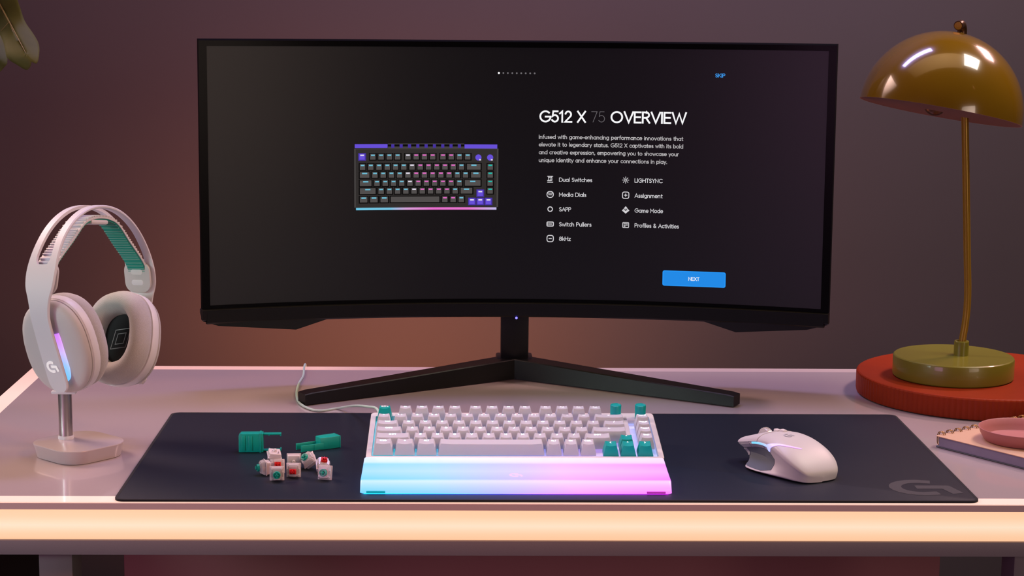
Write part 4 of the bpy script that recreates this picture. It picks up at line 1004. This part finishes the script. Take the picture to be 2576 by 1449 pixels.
# ================================================================== lamp and trays at the right
tc_ = Vector((.6745, 2.4465, DZ))
tr = thing('round_tray', 'round red orange tray with a ribbed rim under the lamp', 'tray', tc_)
n = 420; vs = []; fs = []
prf = [(.1575, .0008, 0), (.1620, .0014, 1), (.1628, .005, 1), (.1628, .0262, 1), (.1618, .0279, 1), (.1598, .0286, .5), (.157, .0280, .0), (.0, .0280, 0)]
for i in range(n):
    a = 2*pi*i/n; g = -.0009 if i % 3 == 0 else 0
    for r, z, k_ in prf: vs.append(((r+g*k_)*cos(a), (r+g*k_)*sin(a), z))
q = len(prf)
for i in range(n):
    for j in range(q-1): fs.append((i*q+j, ((i+1) % n)*q+j, ((i+1) % n)*q+j+1, i*q+j+1))
fs.append(tuple(i*q for i in range(n))[::-1])
MB().add(vs, fs).build('tray_body', M['red'], tr, ang=25)
LB = Vector((.632, 2.431, DZ+.0281))
lamp = thing('desk_lamp', 'olive and orange enamel desk lamp with a dome shade standing on the red tray', 'lamp', LB)
def lb(mb, name, mt, parent=lamp, **k):
    for i, p in enumerate(mb.v): mb.v[i] = tuple(Vector(p)-LB)
    return mb.build(name, mt, parent, **k)
T_ = Matrix.Translation(LB)
lb(MB().lathe([(0, .0003), (.0762, .0003), (.0775, .0016), (.0778, .004), (.0778, .0250), (.0772, .0268), (.0758, .0278), (0, .0280)], 96, 0, T_), 'base', M['lamp_base'], ang=30)
cp = Vector((.6420, 2.432, LB.z+.028))
lb(MB().lathe([(0, 0), (.0096, 0), (.0096, .0180), (.0090, .0190), (.0062, .0190), (.0058, .0170), (0, .0170)], 40, 0, Matrix.Translation(cp)), 'collar', M['lamp_base'], ang=30)
dc = Vector((.5976, 2.42, DZ+.3735)); ax = Vector((.182, .090, 0)); ax.z = sqrt(1-ax.length_squared)
RD = .103
pp = [cp+Vector((0, 0, .006)), cp+Vector((.0010, 0, .020)), aty(2428, 815, 2.432), aty(2433, 770, 2.432), aty(2434.5, 720, 2.432), aty(2433, 640, 2.431), aty(2431, 500, 2.431), aty(2428, 330, 2.431), aty(2425, 250, 2.431)]
top = dc+ax*(RD+.001)+Vector((.0045, .002, -.001))
pp += [Vector((top.x, top.y, top.z-.02)), top]
lb(MB().tube(spline(pp, 8), .0047, 20), 'pole', M['brass'], ang=60)
AM = Matrix.Translation(dc) @ ax.to_track_quat('Z', 'Y').to_matrix().to_4x4()
prof = [(RD*cos(radians(a)), RD*sin(radians(a))) for a in [x*90/30 for x in range(31)]]; prof[-1] = (.0055, RD)
lb(MB().lathe(prof, 120, 0, AM), 'shade', M['lamp'], ang=60, recalc=False).name = 'shade'
inner = [(RD, 0.0), (RD-.0015, -.0001)]+[((RD-.0016)*cos(radians(a)), (RD-.0016)*sin(radians(a))) for a in [x*3 for x in range(1, 30)]]
lb(MB().lathe([(r, z) for r, z in inner][:-1]+[(.0055, RD-.002)], 120, 0, AM), 'shade_lining', M['lamp_in'], ang=60)
bc = aty(2362, 272, 2.40)
bmx = bmesh.new(); bmesh.ops.create_uvsphere(bmx, u_segments=28, v_segments=16, radius=.0150)
mb = MB().bm(bmx, 0, Matrix.Translation((bc.x, 2.42, bc.z+.004))); mb.tube([(bc.x, 2.42, bc.z+.010), (bc.x+.012, 2.425, bc.z+.085)], .011, 20); lb(mb, 'bulb', M['bronze'])
jc = top+Vector((-.0010, 0, .0050))
mb = MB().tube(spline([top+Vector((.0035, .004, -.006)), top+Vector((.0035, .003, .004)), top+Vector((.0005, -.001, .0095)), top+Vector((-.0045, -.008, .0085))], 6), [.0062]*18+[.0062], 20)
lb(mb, 'top_joint', M['bronze'], ang=50)
mb = MB().tube([top+Vector((-.0040, -.0072, .0087)), top+Vector((-.0052, -.0092, .0083))], .0048, 16); lb(mb, 'joint_screw', M['brass'])

NB = Vector((.5441, 2.1598, DZ)); NR = radians(-54)
nb = thing('spiral_notebook', 'spiral bound notebook with a peach cover under the pink tray', 'notebook', NB, (0, 0, NR))
MB().prism(rrect(.150, .210, .004, 4, .075, .105), .0004, .0014, .0002).build('back_cover', M['dark_card'], nb)
MB().box((.0765, .105, .0071), (.143, .207, .0112), .0003).build('pages', mat('page_block', (.26, .24, .36), .95, noise=.12, nscale=60), nb, smooth=False)
MB().prism(rrect(.150, .210, .004, 4, .075, .105), .0129, .0138, .0002).build('front_cover', M['cover'], nb)
for i in range(14):
    y = .0085+.0148*i
    for dy in (0, .0028):
        p_ = [(.0060, y+dy, .0141), (.0052, y+dy, .0156), (.0020, y+dy, .0172), (-.0018, y+dy, .0160), (-.0034, y+dy, .0120), (-.0036, y+dy, .0070), (-.0030, y+dy, .0030), (-.0010, y+dy, .0012)]
        MB().tube(spline(p_, 4), .00055, 7).build('wire_ring', M['gold'], nb)
pt = thing('oval_tray', 'shallow pink oval tray resting on the spiral notebook', 'tray', (.6395, 2.135, DZ+.0139), (0, 0, radians(-24)))
def stad(r, L=.12, n=20):
    return [(r*cos(pi/2+pi*i/n), r*sin(pi/2+pi*i/n)) for i in range(n+1)]+[(L+r*cos(-pi/2+pi*i/n), r*sin(-pi/2+pi*i/n)) for i in range(n+1)]
lay = [(.0415, .0003), (.0435, .0012), (.0480, .0090), (.0500, .0148), (.0502, .0155), (.0496, .0158), (.0486, .0152), (.0462, .0085), (.0425, .0030), (.040, .0024)]
rows = [[(p[0], p[1], z) for p in stad(r)] for r, z in lay]; mb = MB().grid(rows, closed=True); n = len(rows[0])
mb.f += [tuple(range(n))[::-1], tuple((len(lay)-1)*n+i for i in range(n))]; mb.mi += [0, 0]
mb.build('tray_body', M['pink'], pt, ang=40)

# ================================================================== plant at the left
PL = Vector((-.82, 2.30, 0))
pl = thing('potted_plant', 'large leafy plant in a dark planter, its leaves hanging in at the top left corner', 'plant', PL)
def pb(mb, name, mt, parent=pl, **k):
    for i, p in enumerate(mb.v): mb.v[i] = tuple(Vector(p)-PL)
    return mb.build(name, mt, parent, **k)
pb(MB().lathe([(0, 0), (.22, 0), (.23, .01), (.30, .63), (.305, .655), (.30, .66), (.29, .655), (.285, .62), (0, .62)], 64, 0, Matrix.Translation(PL)), 'planter', M['pot'])
pb(MB().tube(spline([PL+Vector((0, 0, .6)), PL+Vector((-.03, .0, .9)), PL+Vector((.03, -.02, 1.25)), Vector((-.68, 2.25, DZ+.60)), Vector((-.60, 2.25, DZ+.56))], 8), .007, 12), 'stem', M['stem'])
def leaf(outline, rib, Y, bend, mt, name='leaf'):
    """outline in pixels, given a real depth, curl and thickness"""
    n = len(outline); mid = [Vector(p) for p in rib]
    pts = spline([Vector((p[0], p[1], 0)) for p in outline+[outline[0]]], 4)[:-1]
    def d3(p):
        best = min(((Vector((p[0], p[1]))-(mid[0]+(mid[1]-mid[0])*t/20)).length) for t in range(-10, 24))
        return Y+bend*(best/40.0)**1.5+.02*sin(p[1]*.03)
    vs = []; fs = []; m_ = len(pts); K = 5
    for q in range(K+1):
        for p in pts:
            tt = ((Vector((p.x, p.y))-mid[0]).dot((mid[1]-mid[0]))/(mid[1]-mid[0]).length_squared); tt = min(max(tt, .06), .94)
            c = mid[0]+(mid[1]-mid[0])*tt; g = Vector((p.x, p.y))*(1-q/K)+c*(q/K)
            vs.append(aty(g.x, g.y, d3(g)))
    for q in range(K):
        for i in range(m_): fs.append((q*m_+i, q*m_+(i+1) % m_, (q+1)*m_+(i+1) % m_, (q+1)*m_+i))
    mb = MB().add(vs, fs); o = pb(mb, name, mt, ang=80)
    sm = o.modifiers.new('thickness', 'SOLIDIFY'); sm.thickness = .0006
    rp = [mid[0]+(mid[1]-mid[0])*t for t in (-.15, .2, .5, .8, .93)]
    mb = MB().tube([aty(p.x, p.y, d3(p)-.0012) for p in rp], [.0012, .0011, .0009, .0006, .0003], 8)
    for t, dx, dy in ((.35, 14, 34), (.35, -30, 24), (.62, 10, 26), (.62, -20, 22)):
        a = mid[0]+(mid[1]-mid[0])*t; b = a+Vector((dx, dy)); mb.tube([aty(a.x, a.y, d3(a)-.0010), aty(b.x, b.y, d3(b)-.0008)], [.0005, .0003], 6)
    for i, p in enumerate(mb.v): mb.v[i] = tuple(Vector(p)-PL)
    mb.build('midrib', M['leaf2'], o)
leaf([(-120, -150), (-40, -120), (20, -60), (46, 5), (62, 52), (84, 85), (98, 112), (98, 142), (92, 160), (80, 156), (76, 168), (66, 176), (44, 164), (18, 145), (10, 110), (-10, 70), (-60, -10), (-110, -80)], [(-60, -100), (74, 150)], 2.25, .012, M['leaf'])
leaf([(-140, -60), (-80, -30), (-20, 20), (8, 90), (19, 150), (10, 170), (-10, 182), (-60, 150), (-110, 80), (-150, 0)], [(-120, -50), (0, 165)], 2.30, .015, M['leaf'])
